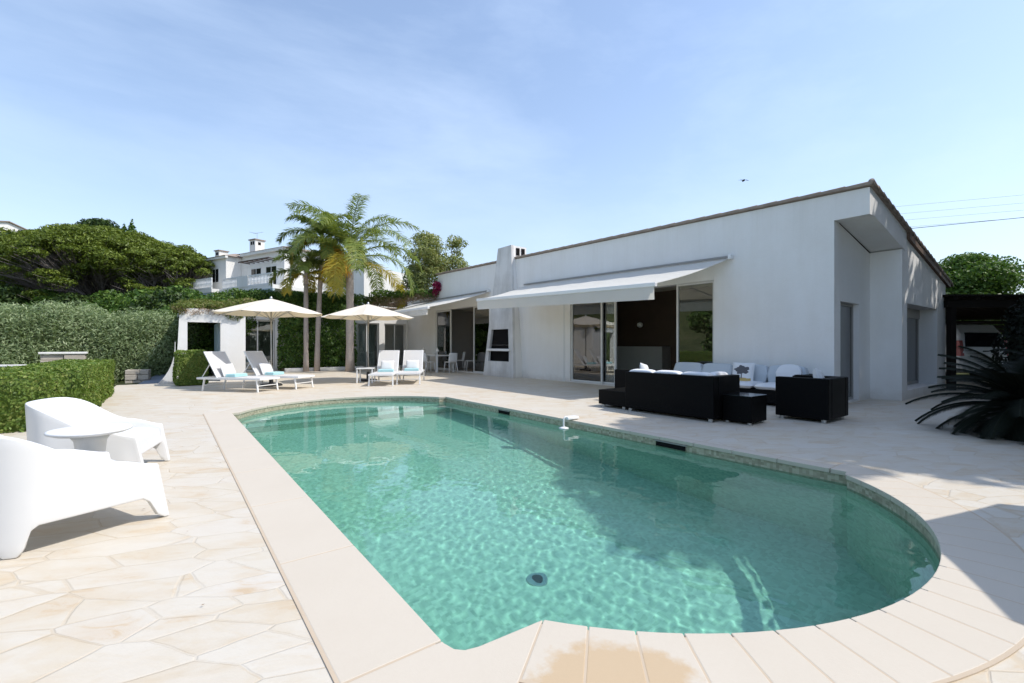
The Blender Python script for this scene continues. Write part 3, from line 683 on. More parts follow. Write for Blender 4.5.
# ------------------------------------------------------------------ parasols
def parasol():
    t = thing('parasol', '', 'parasol', (0,0,0), 0, 'ecru octagonal garden parasols')
    MB().lathe([(.30,0),(.30,.03),(.27,.06),(.06,.075),(.05,.30),(.035,.30)], n=28).build('base', M['dark'], t, bevel=.004)
    MB().tube([(0,0,.05),(0,0,2.5)], .022, 12).build('pole', M['alu'], t, smooth=True)
    b = MB(); n = 8; rings = 7; Rr = 1.50; zt, ze = 2.56, 2.12
    vs = []
    for j in range(rings+1):
        u = j/rings
        for i in range(n*4):
            a = 2*PI*i/(n*4); seg = (a % (2*PI/n))-(PI/n); rad = math.cos(PI/n)/math.cos(seg)
            sag = .05*u*(math.cos(seg*n/2*1.0)**2)*math.sin(PI*min(u,1))
            dip = .035*u*math.cos(seg*n/2)
            vs.append((Rr*u*rad*math.cos(a), Rr*u*rad*math.sin(a), zt+(ze-zt)*(u**1.12)-sag-dip))
    m = n*4
    b.add(vs, [(j*m+i, j*m+(i+1)%m, (j+1)*m+(i+1)%m, (j+1)*m+i) for j in range(rings) for i in range(m)])
    b.build('canopy', M['canvas'], t, fix=False)
    MB().lathe([(.05,2.49),(.04,2.58),(.025,2.62),(.01,2.63)], n=12).build('finial', M['alu'], t, smooth=True)
    for i in range(n):
        a = 2*PI*(i)/n; c_, s_ = math.cos(a), math.sin(a)
        MB().bar((.03*c_,.03*s_,2.50),(1.47*c_,1.47*s_,ze-.02),.018,.025).bar((.03*c_,.03*s_,1.95),(.72*c_,.72*s_,2.30),.012,.016).build('rib', M['alu'], t)
    return t
pa = parasol()
spots = [(2.40,14.97,8,'ecru parasol over the two sun loungers beside the pavilion'), (5.30,15.0,20,'ecru parasol between the palms and the far awning, with a white side table under it'),
         (5.15,-1.75,None,'ecru parasol standing just outside the right end of the pool')]
for i, (x,y,a,l) in enumerate(spots):
    o = pa if i == 0 else copy_tree(pa); o.location = (x,y,.002); o.rotation_euler.z = R(a if a is not None else 52); o['label'] = l

# ------------------------------------------------------------------ sun loungers
def lounger():
    t = thing('sun_lounger', '', 'sun lounger', (0,0,0), 0, 'white sun loungers around the parasols')
    # local +x = foot end. seat 0..1.25, back -0.05..; origin under the hinge
    W = .33; zs = .34
    for sx in (-.38, 1.22):
        for sy in (-1,1): MB().bar((sx+(-.05 if sx < 0 else .05), sy*(W+.01), 0),(sx, sy*W, zs),.042,.030).build('leg', M['white_metal'], t, bevel=.005)
    b = MB()
    for sy in (-1,1): b.bar((-.62,sy*W,zs-.01),(1.32,sy*W,zs-.01),.035,.05)
    b.bar((-.62,-W,zs-.01),(-.62,W,zs-.01),.03,.05).bar((1.32,-W-.017,zs-.01),(1.32,W+.017,zs-.01),.03,.05).bar((-.38,-W,.16),(-.38,W,.16),.02,.02).bar((1.24,-W,.16),(1.24,W,.16),.02,.02)
    b.build('frame', M['white_metal'], t, bevel=.006)
    MB().box(.0,-W+.02,zs+.012,1.30,W-.02,zs+.024).build('seat', M['sling'], t)
    a = R(58); L_ = .78; ex, ez = -L_*math.cos(a), zs+.01+L_*math.sin(a)
    b = MB()
    for sy in (-1,1): b.bar((0,sy*(W-.02),zs+.01),(ex,sy*(W-.02),ez),.03,.03)
    b.bar((ex,-W+.005,ez),(ex,W-.005,ez),.03,.03); b.bar((-.25,-W+.03,zs+.35),(-.5,-W+.03,zs),.02,.02).bar((-.25,W-.03,zs+.35),(-.5,W-.03,zs),.02,.02)
    b.build('backrest_frame', M['white_metal'], t, bevel=.005)
    nx, nz = -math.sin(a)*-1, math.cos(a)
    b = MB(); p0 = Vector((.01,0,zs+.02)); p1 = Vector((ex,0,ez)); off = Vector((nx,0,nz))*.012
    b.hexa([p0+Vector((0,-W+.035,0)),p0+Vector((0,W-.035,0)),p1+Vector((0,W-.035,0)),p1+Vector((0,-W+.035,0))], [p0+off+Vector((0,-W+.035,0)),p0+off+Vector((0,W-.035,0)),p1+off+Vector((0,W-.035,0)),p1+off+Vector((0,-W+.035,0))])
    b.build('backrest', M['sling'], t)
    return t
def pillow_mesh(w, d, h, n=14, puff=2.4, ex=.45):
    vs = []; fs = []
    for s in (1,-1):
        b0 = len(vs)
        for j in range(n+1):
            for i in range(n+1):
                x, y = -1+2*i/n, -1+2*j/n; e = max(0, (1-abs(x)**puff)*(1-abs(y)**puff))**ex
                pin = 1-.05*(1-abs(x))*(y*y) - .0; pin2 = 1-.05*(1-abs(y))*(x*x)
                vs.append((x*w/2*pin2, y*d/2*pin, s*h/2*e))
        for j in range(n):
            for i in range(n):
                q = (b0+j*(n+1)+i, b0+j*(n+1)+i+1, b0+(j+1)*(n+1)+i+1, b0+(j+1)*(n+1)+i); fs.append(q if s > 0 else q[::-1])
    b = MB(); b.add(vs, fs); return b
def cushion(name, w, d, h, mat, loc, rot, label, cat='cushion', group=None, puff=6):
    o = pillow_mesh(w,d,h,20,puff,.45 if puff <= 3 else (.15 if w < .2 and h > .41 else .24)).build(name, M[mat], None, smooth=True, fix=False); o.location = loc; o.rotation_euler = rot; return tag(o, label, cat, group)
def lounger_kit(base, x, y, rz, l_l, l_t, l_p):
    t = base; t.location = (x,y,.002); t.rotation_euler.z = rz; t['label'] = l_l
    c, s = math.cos(rz), math.sin(rz)
    def w(lx, ly, lz): return (x+lx*c-ly*s, y+lx*s+ly*c, lz)
    # folded towel on the seat: three stacked soft layers in one mesh
    b = MB()
    for k in range(3): 
        e = .004*k; b.box(-.14+e,-.23+e,.0+.026*k,.14-e,.23-e,.024+.026*k)
    o = b.build('folded_towel', M['towel'], None, bevel=.01, seg=3); o.location = w(.30,0,.37); o.rotation_euler = (0,0,rz+R(4)); tag(o, l_t, 'towel', 'folded aqua towels on the sun loungers')
    o = pillow_mesh(.42,.36,.12,14,3).build('pillow', M['stripe'], None, smooth=True, fix=False); o.location = w(.03,0,.54)
    o.rotation_euler = (Matrix.Rotation(rz,4,'Z') @ Matrix.Rotation(R(66),4,'Y') @ Matrix.Rotation(R(90),4,'Z')).to_euler(); tag(o, l_p, 'pillow', 'striped pillows on the sun loungers')
lg = lounger(); ang1 = math.atan2(-.77,.64); ang2 = math.atan2(-.86,-.5)
kits = [(1.23,14.15,ang1,'leftmost sun lounger','beside the clipped box bush'), (2.17,14.42,ang1,'second sun lounger from the left','under the left parasol'),
        (5.55,13.95,ang2,'sun lounger facing the pool','next to the white side table'), (6.42,13.98,ang2,'sun lounger facing the pool','nearest the dining table')]
for i, (x,y,a,l,w_) in enumerate(kits):
    lounger_kit(lg if i == 0 else copy_tree(lg), x, y, a, 'white '+l+', '+w_, 'folded aqua towel on the lounger '+w_, 'grey striped pillow on the lounger '+w_)

# side table
def side_table():
    t = thing('side_table', 'small white square side table under the right parasol', 'side table', (5.02,14.4,.002), R(-30))
    MB().box(-.26,-.26,.44,.26,.26,.47).build('tabletop', M['white_metal'], t, bevel=.006)
    for sx in (-1,1):
        for sy in (-1,1): MB().box(sx*.23-.02,sy*.23-.02,0,sx*.23+.02,sy*.23+.02,.438).build('leg', M['white_metal'], t, bevel=.004)
side_table()

# ------------------------------------------------------------------ dining set
t = thing('dining_table', 'long white dining table in front of the glass doors left of the barbecue', 'dining table', (9.72,19.0,.002))
MB().box(-.45,-1.25,.71,.45,1.25,.75).build('tabletop', M['white_metal'], t, bevel=.006)
for sx in (-1,1):
    for sy in (-1,1): MB().box(sx*.41-.035,sy*1.2-.035,0,sx*.41+.035,sy*1.2+.035,.708).build('leg', M['white_metal'], t, bevel=.005)
def dchair():
    t = thing('dining_chair', '', 'dining chair', (0,0,0), 0, 'white dining chairs')
    # faces +x
    pillow_mesh(.44,.44,.05,10,8).build('seat', M['white_plastic'], t, smooth=True, fix=False).location = (0,0,.455)
    b = MB(); k = 10; vs = []
    for s in (0,.018):
        for j in range(7):
            for i in range(k+1):
                y = -.215+.43*i/k; z = .47+.39*j/6; vs.append((-.20-.06*(j/6)-s+.035*(abs(y)/.215)**2, y*(1-.06*(j/6)), z-(.015*(abs(y)/.215)**4 if j == 6 else 0)))
    g = 7*(k+1)
    fs = [(j*(k+1)+i,j*(k+1)+i+1,(j+1)*(k+1)+i+1,(j+1)*(k+1)+i) for j in range(6) for i in range(k)]
    fs += [tuple(g+q for q in f[::-1]) for f in fs]
    rim = [i for i in range(k+1)]+[j*(k+1)+k for j in range(1,7)]+[6*(k+1)+i for i in range(k-1,-1,-1)]+[j*(k+1) for j in range(5,0,-1)]
    fs += [(rim[(i+1)%len(rim)],rim[i],g+rim[i],g+rim[(i+1)%len(rim)]) for i in range(len(rim))]
    b.add(vs, fs).build('backrest', M['white_plastic'], t, smooth=True)
    for sx in (-1,1):
        for sy in (-1,1): MB().tube([(sx*.22-(.03 if sx<0 else -.01),sy*.21,0),(sx*.18,sy*.18,.45)], [.013,.019], 8).build('leg', M['white_plastic'], t, smooth=True)
    return t
dc = dchair()
dl = [(9.75,17.35,PI/2,'at the head of the dining table, its back to the barbecue'),(8.98,17.95,0,'first on the pool side of the dining table'),(8.98,18.7,0,'second on the pool side of the dining table'),
      (8.98,19.45,0,'third on the pool side of the dining table'),(9.7,20.65,-PI/2,'at the far head of the dining table'),(10.85,18.5,PI*.9,'just inside the open glass door, left one'),
      (11.0,17.75,PI*.9,'just inside the open glass door, middle one'),(11.25,17.1,PI*.9,'just inside the open glass door, right one')]
for i, (x,y,a,l) in enumerate(dl):
    o = dc if i == 0 else copy_tree(dc); o.location = (x,y,.022 if x > 10.4 else .002); o.rotation_euler.z = a; o['label'] = 'white dining chair '+l
def lantern():
    t = thing('table_lantern', '', 'lantern', (0,0,0), 0, 'white lanterns on the dining table')
    MB().lathe([(.055,0),(.055,.012),(.02,.02),(.018,.15),(.05,.16)], n=14).build('stand', M['lamp'], t, smooth=False)
    MB().lathe([(.095,.16),(.03,.29),(.012,.31),(.012,.34)], n=16).build('shade', M['lamp'], t, smooth=False); return t
la = lantern(); la.location = (9.62,18.35,.753); la['label'] = 'white lantern on the near end of the dining table'
lb = copy_tree(la); lb.location = (9.55,19.6,.753); lb['label'] = 'white lantern on the far end of the dining table'
def jug(x, y, l):
    o = MB().lathe([(.035,0),(.045,.03),(.04,.12),(.025,.17),(.03,.2)], n=14).build('water_jug', M['glass'], None, smooth=True); o.location = (x,y,.753); tag(o, l, 'jug', None)
jug(9.9,18.05,'small glass jug beside the near lantern')

# ------------------------------------------------------------------ black wicker seating
SOF = []
def sofa(x0,y0,x1,y1,h,backs,label,seat=.30,name='wicker_sofa',group=None):
    """box of wicker with raised rim on the sides named in backs: n(+y) s(-y) e(+x) w(-x)"""
    t = thing(name, label, 'sofa' if 'sofa' in name else 'armchair', ((x0+x1)/2,(y0+y1)/2,.002), 0, group)
    hx, hy = (x1-x0)/2, (y1-y0)/2; th = .14
    MB().box(-hx+(th if 'w' in backs else 0),-hy+(th if 's' in backs else 0),.05,hx-(th if 'e' in backs else 0),hy-(th if 'n' in backs else 0),seat).build('base', M['wick'], t, bevel=.008)
    if 'w' in backs: MB().box(-hx,-hy,.05,-hx+th-.002,hy,h).build('backrest' if backs[0]=='w' else 'armrest', M['wick'], t, bevel=.012)
    if 'e' in backs: MB().box(hx-th+.002,-hy,.05,hx,hy,h).build('backrest' if backs[0]=='e' else 'armrest', M['wick'], t, bevel=.012)
    a = -hx+(th if 'w' in backs else 0); c = hx-(th if 'e' in backs else 0)
    if 's' in backs: MB().box(a,-hy,.05,c,-hy+th-.002,h).build('backrest' if backs[0]=='s' else 'armrest', M['wick'], t, bevel=.012)
    if 'n' in backs: MB().box(a,hy-th+.002,.05,c,hy,h).build('backrest' if backs[0]=='n' else 'armrest', M['wick'], t, bevel=.012)
    for sx in (-1,1):
        for k in range(max(2,int((y1-y0)/.9)+1)):
            n_ = max(2,int((y1-y0)/.9)+1); yy = -hy+.08+(2*hy-.16)*k/(n_-1); MB().lathe([(.035,0),(.035,.048)], (sx*(hx-.06),yy,0), 12).build('foot', M['alu'], t)
    return t
sofa(6.68,3.72,7.50,5.42,.71,'ws','black wicker sofa with its back to the pool')
sofa(6.72,5.44,7.52,6.10,.33,'','low black wicker ottoman at the far end of the pool side sofa',.33,'wicker_sofa')
sofa(7.72,5.75,8.5,6.55,.67,'ws','black wicker armchair at the far end of the pool side sofa',.30,'wicker_armchair')
sofa(9.42,3.55,10.32,6.65,.62,'es','long black wicker sofa standing against the villa wall')
sofa(7.98,2.62,8.84,3.38,.68,'swe','black wicker armchair nearest the recessed door',.30,'wicker_armchair')
t = thing('wicker_side_table', 'small black wicker cube table with a glass top beside the pool side sofa', 'side table', (7.16,3.48,.002))
MB().box(-.25,-.22,.03,.25,.22,.42).build('body', M['wick'], t, bevel=.01); MB().box(-.255,-.225,.422,.255,.225,.43).build('glass_top', M['carglass'], t, bevel=.002)
for sx in (-1,1):
    for sy in (-1,1): MB().lathe([(.03,0),(.03,.03)], (sx*.2,sy*.17,0), 10).build('foot', M['alu'], t)
# seat and back cushions
g1 = 'white cushions of the pool side sofa'
for k in range(2):
    w_ = ('near', 'far')[k]
    cushion('seat_cushion', .66,.74,.13,'cush',(7.16,4.22+k*.78,.37),(0,0,0),'white seat cushion of the pool side sofa, %s half'%w_,group=g1)
for k in range(3):
    cushion('back_cushion', .18,.555,.42,'cush',(6.91,4.13+k*.53,.55),(0,R(-6),R(1.5*k)),'white back cushion along the pool side sofa, '+('nearest the side table','the middle one','the far one')[k],group=g1,puff=4)
cushion('back_cushion', .52,.17,.40,'cush',(7.25,3.96,.56),(0,0,R(3)),'white cushion on the short end of the pool side sofa',puff=4)
cushion('scatter_pillow', .42,.42,.14,'cush',(8.05,6.0,.60),(R(78),R(8),R(20)),'white pillow propped on the far wicker armchair',puff=3)
cushion('scatter_pillow', .28,.26,.10,'cush_grey',(7.15,5.60,.43),(R(60),0,R(70)),'small grey pillow lying on the low ottoman',puff=3)
g2 = 'white cushions of the sofa by the wall'
for k in range(4):
    cushion('seat_cushion', .76,.68,.13,'cush',(9.77,4.05+k*.72,.37),(0,0,0),'white seat cushion of the wall sofa, number %s from the corner'%('one','two','three','four')[k],group=g2)
    cushion('back_cushion', .17,.745,.42,'cush_grey',(10.06,4.02+k*.735,.57),(0,R(9),R((-1,2,-2,1)[k])),'pale grey back cushion of the wall sofa, number %s from the corner'%('one','two','three','four')[k],group=g2,puff=4)
cushion('scatter_pillow', .15,.46,.40,'cush',(9.88,3.92,.62),(0,R(20),R(8)),'white scatter pillow at the near end of the wall sofa',puff=3)
tp = thing('printed_pillow', 'white pillow printed with a grey tree above an ochre band, on the wall sofa', 'pillow', (9.84,4.82,.60), 0); tp.rotation_euler = (0,R(14),R(4))
pillow_mesh(.46,.46,.13,16,3).build('cover', M['cush'], tp, smooth=True, fix=False).rotation_euler = (R(90),0,R(-90))
def pz(y, z):  # front surface of the pillow
    e = max(0,(1-abs(y/.23)**3)*(1-abs(z/.23)**3))**.45; return -.065*e-.003
def patch(pts, mat, name):
    c = (sum(p[0] for p in pts)/len(pts), sum(p[1] for p in pts)/len(pts)); b = MB(); n_ = len(pts); rings = 4; vs = [(pz(*c),c[0],c[1])]
    for r in range(1,rings+1):
        for p in pts: y, z = c[0]+(p[0]-c[0])*r/rings, c[1]+(p[1]-c[1])*r/rings; vs.append((pz(y,z)-.001,y,z))
    fs = [(0,1+i,1+(i+1)%n_) for i in range(n_)]+[(1+r*n_+i,1+(r+1)*n_+i,1+(r+1)*n_+(i+1)%n_,1+r*n_+(i+1)%n_) for r in range(rings-1) for i in range(n_)]
    b.add(vs, fs).build(name, mat, tp, fix=False)
blob = []
for i in range(40):
    a = 2*PI*i/40; rr_ = .125*(1+.16*math.sin(5*a+1)+.09*math.sin(11*a)); blob.append((rr_*1.15*math.cos(a), .055+rr_*.72*math.sin(a)))
patch(blob, M['ink'], 'tree_print'); patch([(-.012,-.13),(.012,-.13),(.008,.0),(-.008,.0)], M['ink'], 'trunk_print')
patch([(-.19,-.17),(-.06,-.185),(.06,-.185),(.19,-.17),(.19,-.125),(.06,-.11),(-.06,-.115),(-.19,-.12)], M['ochre'], 'band_print')
cushion('scatter_pillow', .46,.42,.15,'cush',(8.62,2.95,.60),(R(74),R(6),R(15)),'white pillow poking above the near wicker armchair',puff=3)
cushion('seat_cushion', .62,.58,.12,'cush',(8.41,3.05,.36),(0,0,0),'white seat cushion inside the near wicker armchair')

# ------------------------------------------------------------------ white moulded lounge chairs and table
def tub_chair():
    t = thing('tub_chair', '', 'armchair', (0,0,0), 0, 'white moulded plastic tub chairs')
    # faces +x ; outline U
    Lx, Wy = .39, .37; U = []
    nb = 14
    U.append((Lx,-Wy))
    for i in range(1,6): U.append((Lx-(Lx+.18)*i/6*1.0,-Wy))
    for i in range(nb+1):
        a = -PI/2-PI*i/nb; U.append((-.18+.23*math.cos(a), Wy*math.sin(a)))
    for i in range(5,0,-1): U.append((Lx-(Lx+.18)*i/6,Wy))
    U.append((Lx,Wy)); n = len(U)
    def topz(x): k = smooth(.15,-.38,x); return .455+.25*k-.075*smooth(.12,.42,x)
    s_ = [0]
    for i in range(1,n): s_.append(s_[-1]+math.dist(U[i],U[i-1]))
    # arc-length resample
    tot = s_[-1]; Np = 72; path = []
    for q in range(Np+1):
        d = tot*q/Np; i = max(j for j in range(n) if s_[j] <= d+1e-9); i = min(i,n-2); f = (d-s_[i])/(s_[i+1]-s_[i]); path.append((U[i][0]+(U[i+1][0]-U[i][0])*f, U[i][1]+(U[i+1][1]-U[i][1])*f))
    lA, lB = 0.055, .30   # legs centred at these fractions of the run
    legs = [.0, .335, .665, 1.0]
    def botz(q):
        u = q/Np; d = min(abs(u-l) for l in legs)*tot; w = .048
        return 0.0 if d < w else .165*smooth(w, w+.06, d)**.7
    rows = 9; b = MB(); vs = []
    for side in (0,1):
        for q,(x,y) in enumerate(path):
            a = path[max(0,q-1)]; c = path[min(Np,q+1)]; tx, ty = c[0]-a[0], c[1]-a[1]; l = math.hypot(tx,ty); nx, ny = ty/l, -tx/l  # outward
            zt, zb = topz(x), botz(q)
            for r in range(rows+1):
                k = r/rows; z = zb+(zt-zb)*k; flare = .055*(1-z/.7)
                th = (.035+.02*(1-k)) if side else 0
                bulge = -.012*math.cos((k-.9)*PI*2) if k > .8 else 0
                o = flare-th+bulge*0; vs.append((x+nx*o*smooth(.40,.2,x)+.085*(1-z/.45)*smooth(.05,.39,x), y+ny*o, z))
    g = (Np+1)*(rows+1); ix = lambda s,q,r: s*g+q*(rows+1)+r; fs = []
    for q in range(Np):
        for r in range(rows):
            fs.append((ix(0,q,r),ix(0,q+1,r),ix(0,q+1,r+1),ix(0,q,r+1))); fs.append((ix(1,q,r),ix(1,q,r+1),ix(1,q+1,r+1),ix(1,q+1,r)))
        fs.append((ix(0,q,rows),ix(0,q+1,rows),ix(1,q+1,rows),ix(1,q,rows))); fs.append((ix(0,q,0),ix(1,q,0),ix(1,q+1,0),ix(0,q+1,0)))
    for q in (0,Np):
        for r in range(rows): fs.append((ix(0,q,r),ix(0,q,r+1),ix(1,q,r+1),ix(1,q,r)))
    b.add(vs, fs).build('shell', M['white_plastic'], t, smooth=True, bevel=.012, seg=3)
    pillow_mesh(.66,.64,.10,14,9).build('seat', M['white_plastic'], t, smooth=True, fix=False).location = (.045,0,.33)
    MB().hexa([(.375,-.33,.20),(.41,-.33,.20),(.41,.33,.20),(.375,.33,.20)],[(.35,-.33,.34),(.385,-.33,.34),(.385,.33,.34),(.35,.33,.34)]).build('apron', M['white_plastic'], t, bevel=.01)
    return t
tc = tub_chair(); f1 = math.atan2(.425,.905); f2 = math.atan2(-.24,.97)
def mid(pf, pb, f, side):  # near-side front and back leg -> centre
    m_ = Vector(((pf[0]+pb[0])/2,(pf[1]+pb[1])/2)); return m_+Vector((-math.sin(f),math.cos(f)))*side
c1 = mid((-.03,3.95),(-.667,3.65),f1,.40); c1 -= Vector((math.cos(f1),math.sin(f1)))*.07; tc.location = (c1.x,c1.y,.002); tc.rotation_euler.z = f1; tc['label'] = 'nearest white moulded tub chair, cropped by the left edge of the picture'
c2 = mid((-.04,5.98),(-.74,6.15),f2,-.40); c2 -= Vector((math.cos(f2),math.sin(f2)))*.05; o = copy_tree(tc); o.location = (c2.x,c2.y,.002); o.rotation_euler.z = f2; o['label'] = 'farther white moulded tub chair beside the box hedge, behind the round table'
t = thing('round_table', 'low round white moulded pedestal table between the two tub chairs', 'table', (-.50,4.92,.002))
MB().lathe([(.19,0),(.195,.012),(.12,.14),(.085,.30),(.10,.44),(.13,.485)], n=40).build('pedestal', M['white_plastic'], t, smooth=True)
MB().lathe([(.12,.487),(.22,.497),(.256,.512),(.262,.522),(.256,.532),(.24,.535)], n=48).build('tabletop', M['white_plastic'], t, smooth=True)
# ------------------------------------------------------------------ plants near
def foliage_thing(name, label, cat, vf, mat, part='foliage', group=None, loc=(0,0,0)):
    t = thing(name, label, cat, loc, 0, group); V_, F_ = vf; V_ = V_-np.array(loc); npmesh(part, V_, F_, mat, t); return t
def stem(t, pts, r, mat, name='trunk'): return MB().tube(pts, r, 9).build(name, mat, t, smooth=True)
t = foliage_thing('box_hedge', 'long low clipped box hedge behind the white tub chairs', 'hedge', box_foliage(-2.1,9.95,.0,-1.1,15.2,.83, 1500, .026), M['box'], loc=(-1.6,12.5,0))
t = foliage_thing('box_hedge', 'clipped box hedge turning left out of the picture behind the nearest tub chair', 'hedge', box_foliage(-5.6,9.05,.0,-1.32,9.93,.79, 1700, .025), M['box'], loc=(-3.4,9.5,0))
t = foliage_thing('box_bush', 'clipped box cube standing before the pavilion next to the leftmost lounger', 'bush', box_foliage(.13,16.35,.0,.92,17.1,1.03, 2200, .025, rnd=.35), M['box'], loc=(.53,16.7,0))
# silvery hedge: clumps in a bank
def bank(x0,y0,x1,y1,n,h,rad,zb=-.8,seed=1):
    rr = random.Random(seed); cl = []
    for i in range(n):
        u = (i+.5)/n; x = x0+(x1-x0)*u+rr.uniform(-.5,.5); y = y0+(y1-y0)*u+rr.uniform(-.6,.6)
        k = zb+.5
        while k < h-rad*.5: cl.append(((x+rr.uniform(-.4,.4),y+rr.uniform(-.4,.4),k),(rad*rr.uniform(.9,1.2),rad*rr.uniform(.9,1.2),rad*rr.uniform(.7,1)))); k += rad*.75
        cl.append(((x,y,h-rad*.75+rr.uniform(-.2,.15)),(rad*rr.uniform(.7,1),rad*rr.uniform(.7,1),rad*rr.uniform(.6,.85))))
    return cl
A0 = cw(13.2,-17.0); A1 = cw(17.2,-12.9)
names = ['silvery olive shrub at the left edge, behind the box hedge','silvery olive shrub in the middle of the row behind the box hedge','silvery olive shrub at the right end of the row, next to the dark laurel']
for k in range(3):
    u0, u1 = k/3, (k+1)/3; p0 = (A0[0]+(A1[0]-A0[0])*u0, A0[1]+(A1[1]-A0[1])*u0); p1 = (A0[0]+(A1[0]-A0[0])*u1, A0[1]+(A1[1]-A0[1])*u1)
    cl = bank(p0[0],p0[1],p1[0],p1[1],5,(2.5,2.65,2.5)[k],.85,seed=k+1)
    vf = crown(cl, 300, .062, .24, .45, jit=.9)
    t = foliage_thing('olive_shrub', names[k], 'shrub', vf, M['olive'], group='silvery shrubs behind the box hedge', loc=((p0[0]+p1[0])/2,(p0[1]+p1[1])/2,-.8))
    for j in range(3): stem(t, [(j*.3-.3,0,0),(j*.5-.5,.1,.9),(j*.8-.8,0,2.0)], [.06,.045,.02], M['bark'], 'stem')
# rest of the bank out to the left, behind the hedge
# dark laurel between olive row and pavilion
pc = cw(17.5,-12.2)
cl = [((pc[0]+dx,pc[1]+dy,z),(r,r,r*.9)) for dx,dy,z,r in ((-.4,.2,.2,.9),(.3,.6,.7,.9),(-.2,.4,1.5,.9),(.6,1.0,1.7,.9),(.3,.8,2.4,.8),(-.5,.6,2.2,.7),(1.1,1.6,2.3,.8),(1.6,2.2,2.2,.8),(.9,1.2,2.9,.6))]
t = foliage_thing('laurel_bush', 'dark green laurel bush left of the pavilion', 'bush', crown(cl, 330, .055, .45, .4), M['ivy'], loc=(pc[0],pc[1],-.5)); stem(t, [(0,0,0),(.1,.2,2.2)], [.07,.03], M['bark'])
# foliage seen through the pavilion
cl = [((x,y,z),(.9,.8,.8)) for x,y,z in ((-.2,22.6,.6),(.7,22.8,.9),(1.4,23.0,.7),(.0,22.8,1.8),(.9,22.9,2.0),(1.5,23.1,1.9),(-1,22.2,1.2))]
cl = [((c[0]-.4,c[1]+1.2,c[2]),r) for c,r in cl]
t = foliage_thing('laurel_bush', 'dark bush seen through the open frame of the pavilion', 'bush', crown(cl, 260, .06, .45, .4), M['darkleaf'], loc=(.6,24,0)); stem(t, [(0,0,0),(0,.1,1.8)], [.06,.03], M['bark'])
# climbing ivy on the wing wall (between glass and doors)
def sheet_foliage(x0,x1,y,z0,z1,dens,size,depth=.35,dirn=(0,-1,0)):
    n = int((x1-x0)*(z1-z0)*dens); x = RNG.uniform(x0,x1,n); z = RNG.uniform(z0,z1,n)
    w = np.array([mnoise.noise(Vector((a*1.1,3.0,b*1.1))) for a,b in zip(x,z)]); w2 = np.array([mnoise.noise(Vector((a*3.5,9.0,b*3.5))) for a,b in zip(x,z)])
    yy = y - depth*(.45+.6*w+.35*w2) + RNG.normal(0,.05,n)
    return leaf_quads(np.stack([x,yy,z],1), np.repeat(np.array([[0,-1,.2]]),n,0).astype(float), size, .6, .55)
t = thing('climbing_ivy', 'thick dark ivy covering the wing wall behind the palms', 'climbing plant', (5.7,23.2,0))
V1 = merge_vf([sheet_foliage(4.0,7.5,23.2,.15,3.2,650,.06,.6), sheet_foliage(4.0,7.5,23.25,.0,3.2,300,.07,.15)]); npmesh('foliage', V1[0]-np.array((5.7,23.2,0)), V1[1], M['ivy'], t)
stem(t, [(-.8,-.05,0),(-.6,-.1,1.2),(-.3,-.1,2.6)], [.05,.04,.02], M['bark'], 'stem')
def vine_top(name,label,pts,mat,n,size,dry=.0,loc=(0,0,0)):
    cl = [((x,y,z),(rx,ry,rz_)) for x,y,z,rx,ry,rz_ in pts]
    t = foliage_thing(name, label, 'climbing plant', crown(cl, n, size, .5, .5, jit=.9), mat, loc=loc); return t
pts = [(.3+.32*i, 17.75+random.uniform(-.1,.3), 2.42+random.uniform(-.03,.10), .30,.35,.14) for i in range(7)]
pts += [(.6+.35*i, 19.2+random.uniform(-.5,1.5), 2.5+.04*i, .5,.8,.26) for i in range(6)] + [(.25,17.58,2.3,.2,.12,.16),(1.75,17.58,2.22,.28,.12,.22)]
t = vine_top('trailing_vine','yellow green vine trailing over the top of the pavilion',pts,M['vine'],420,.045,loc=(1.1,18,2.3))
V2 = crown([((.25+.3*i,17.56,2.27+random.uniform(-.04,.05)),(.25,.10,.09)) for i in range(5)],500,.05,.12,.5,jit=1.2); npmesh('dry_stems', V2[0]-np.array((1.1,18,2.3)), V2[1], M['drybr'], t)
pts = [(2.3+.45*i, 23.1+random.uniform(-.1,.5), 3.35+random.uniform(-.05,.12), .5,.45,.34) for i in range(13)]
pts += [(2.6+.5*i, 23.0, 3.0+random.uniform(-.1,.1), .35,.25,.32) for i in range(9)] 
t = vine_top('trailing_vine','dark green creeper piled along the roof of the wing behind the palms',pts,M['ivy'],300,.06,loc=(5,23.2,3.2))
pts = [(10.3-.16*i+random.uniform(-.1,.1), 19.95+.24*i, 3.78-.03*i+random.uniform(-.1,.1), .3,.4,.24) for i in range(14)]
t = vine_top('trailing_vine','dry brown and green creeper spilling over the low roof end above the far awning',pts,M['vine'],240,.055,loc=(9.6,21.5,3.6))
V2 = crown([((10.25-.17*i,19.9+.25*i,3.62-.035*i+random.uniform(-.06,.1)),(.28,.34,.30)) for i in range(13)],330,.07,.10,.6,jit=1.3); npmesh('dry_stems', V2[0]-np.array((9.6,21.5,3.6)), V2[1], M['drybr'], t)
V2 = crown([((10.15-.17*i,19.9+.25*i,3.72+random.uniform(-.06,.1)),(.24,.30,.20)) for i in range(12)],200,.06,.5,.6,jit=1.3); npmesh('green_shoots', V2[0]-np.array((9.6,21.5,3.6)), V2[1], M['ivy'], t)
cl = [((10.28,19.6,4.0),(.22,.3,.26)),((10.25,19.75,3.72),(.16,.2,.2))]
t = foliage_thing('bougainvillea', 'small magenta bougainvillea clump at the end of the tall facade', 'climbing plant', crown(cl, 480, .05, .7, .6), M['boug'], loc=(10.3,19.7,3.8))

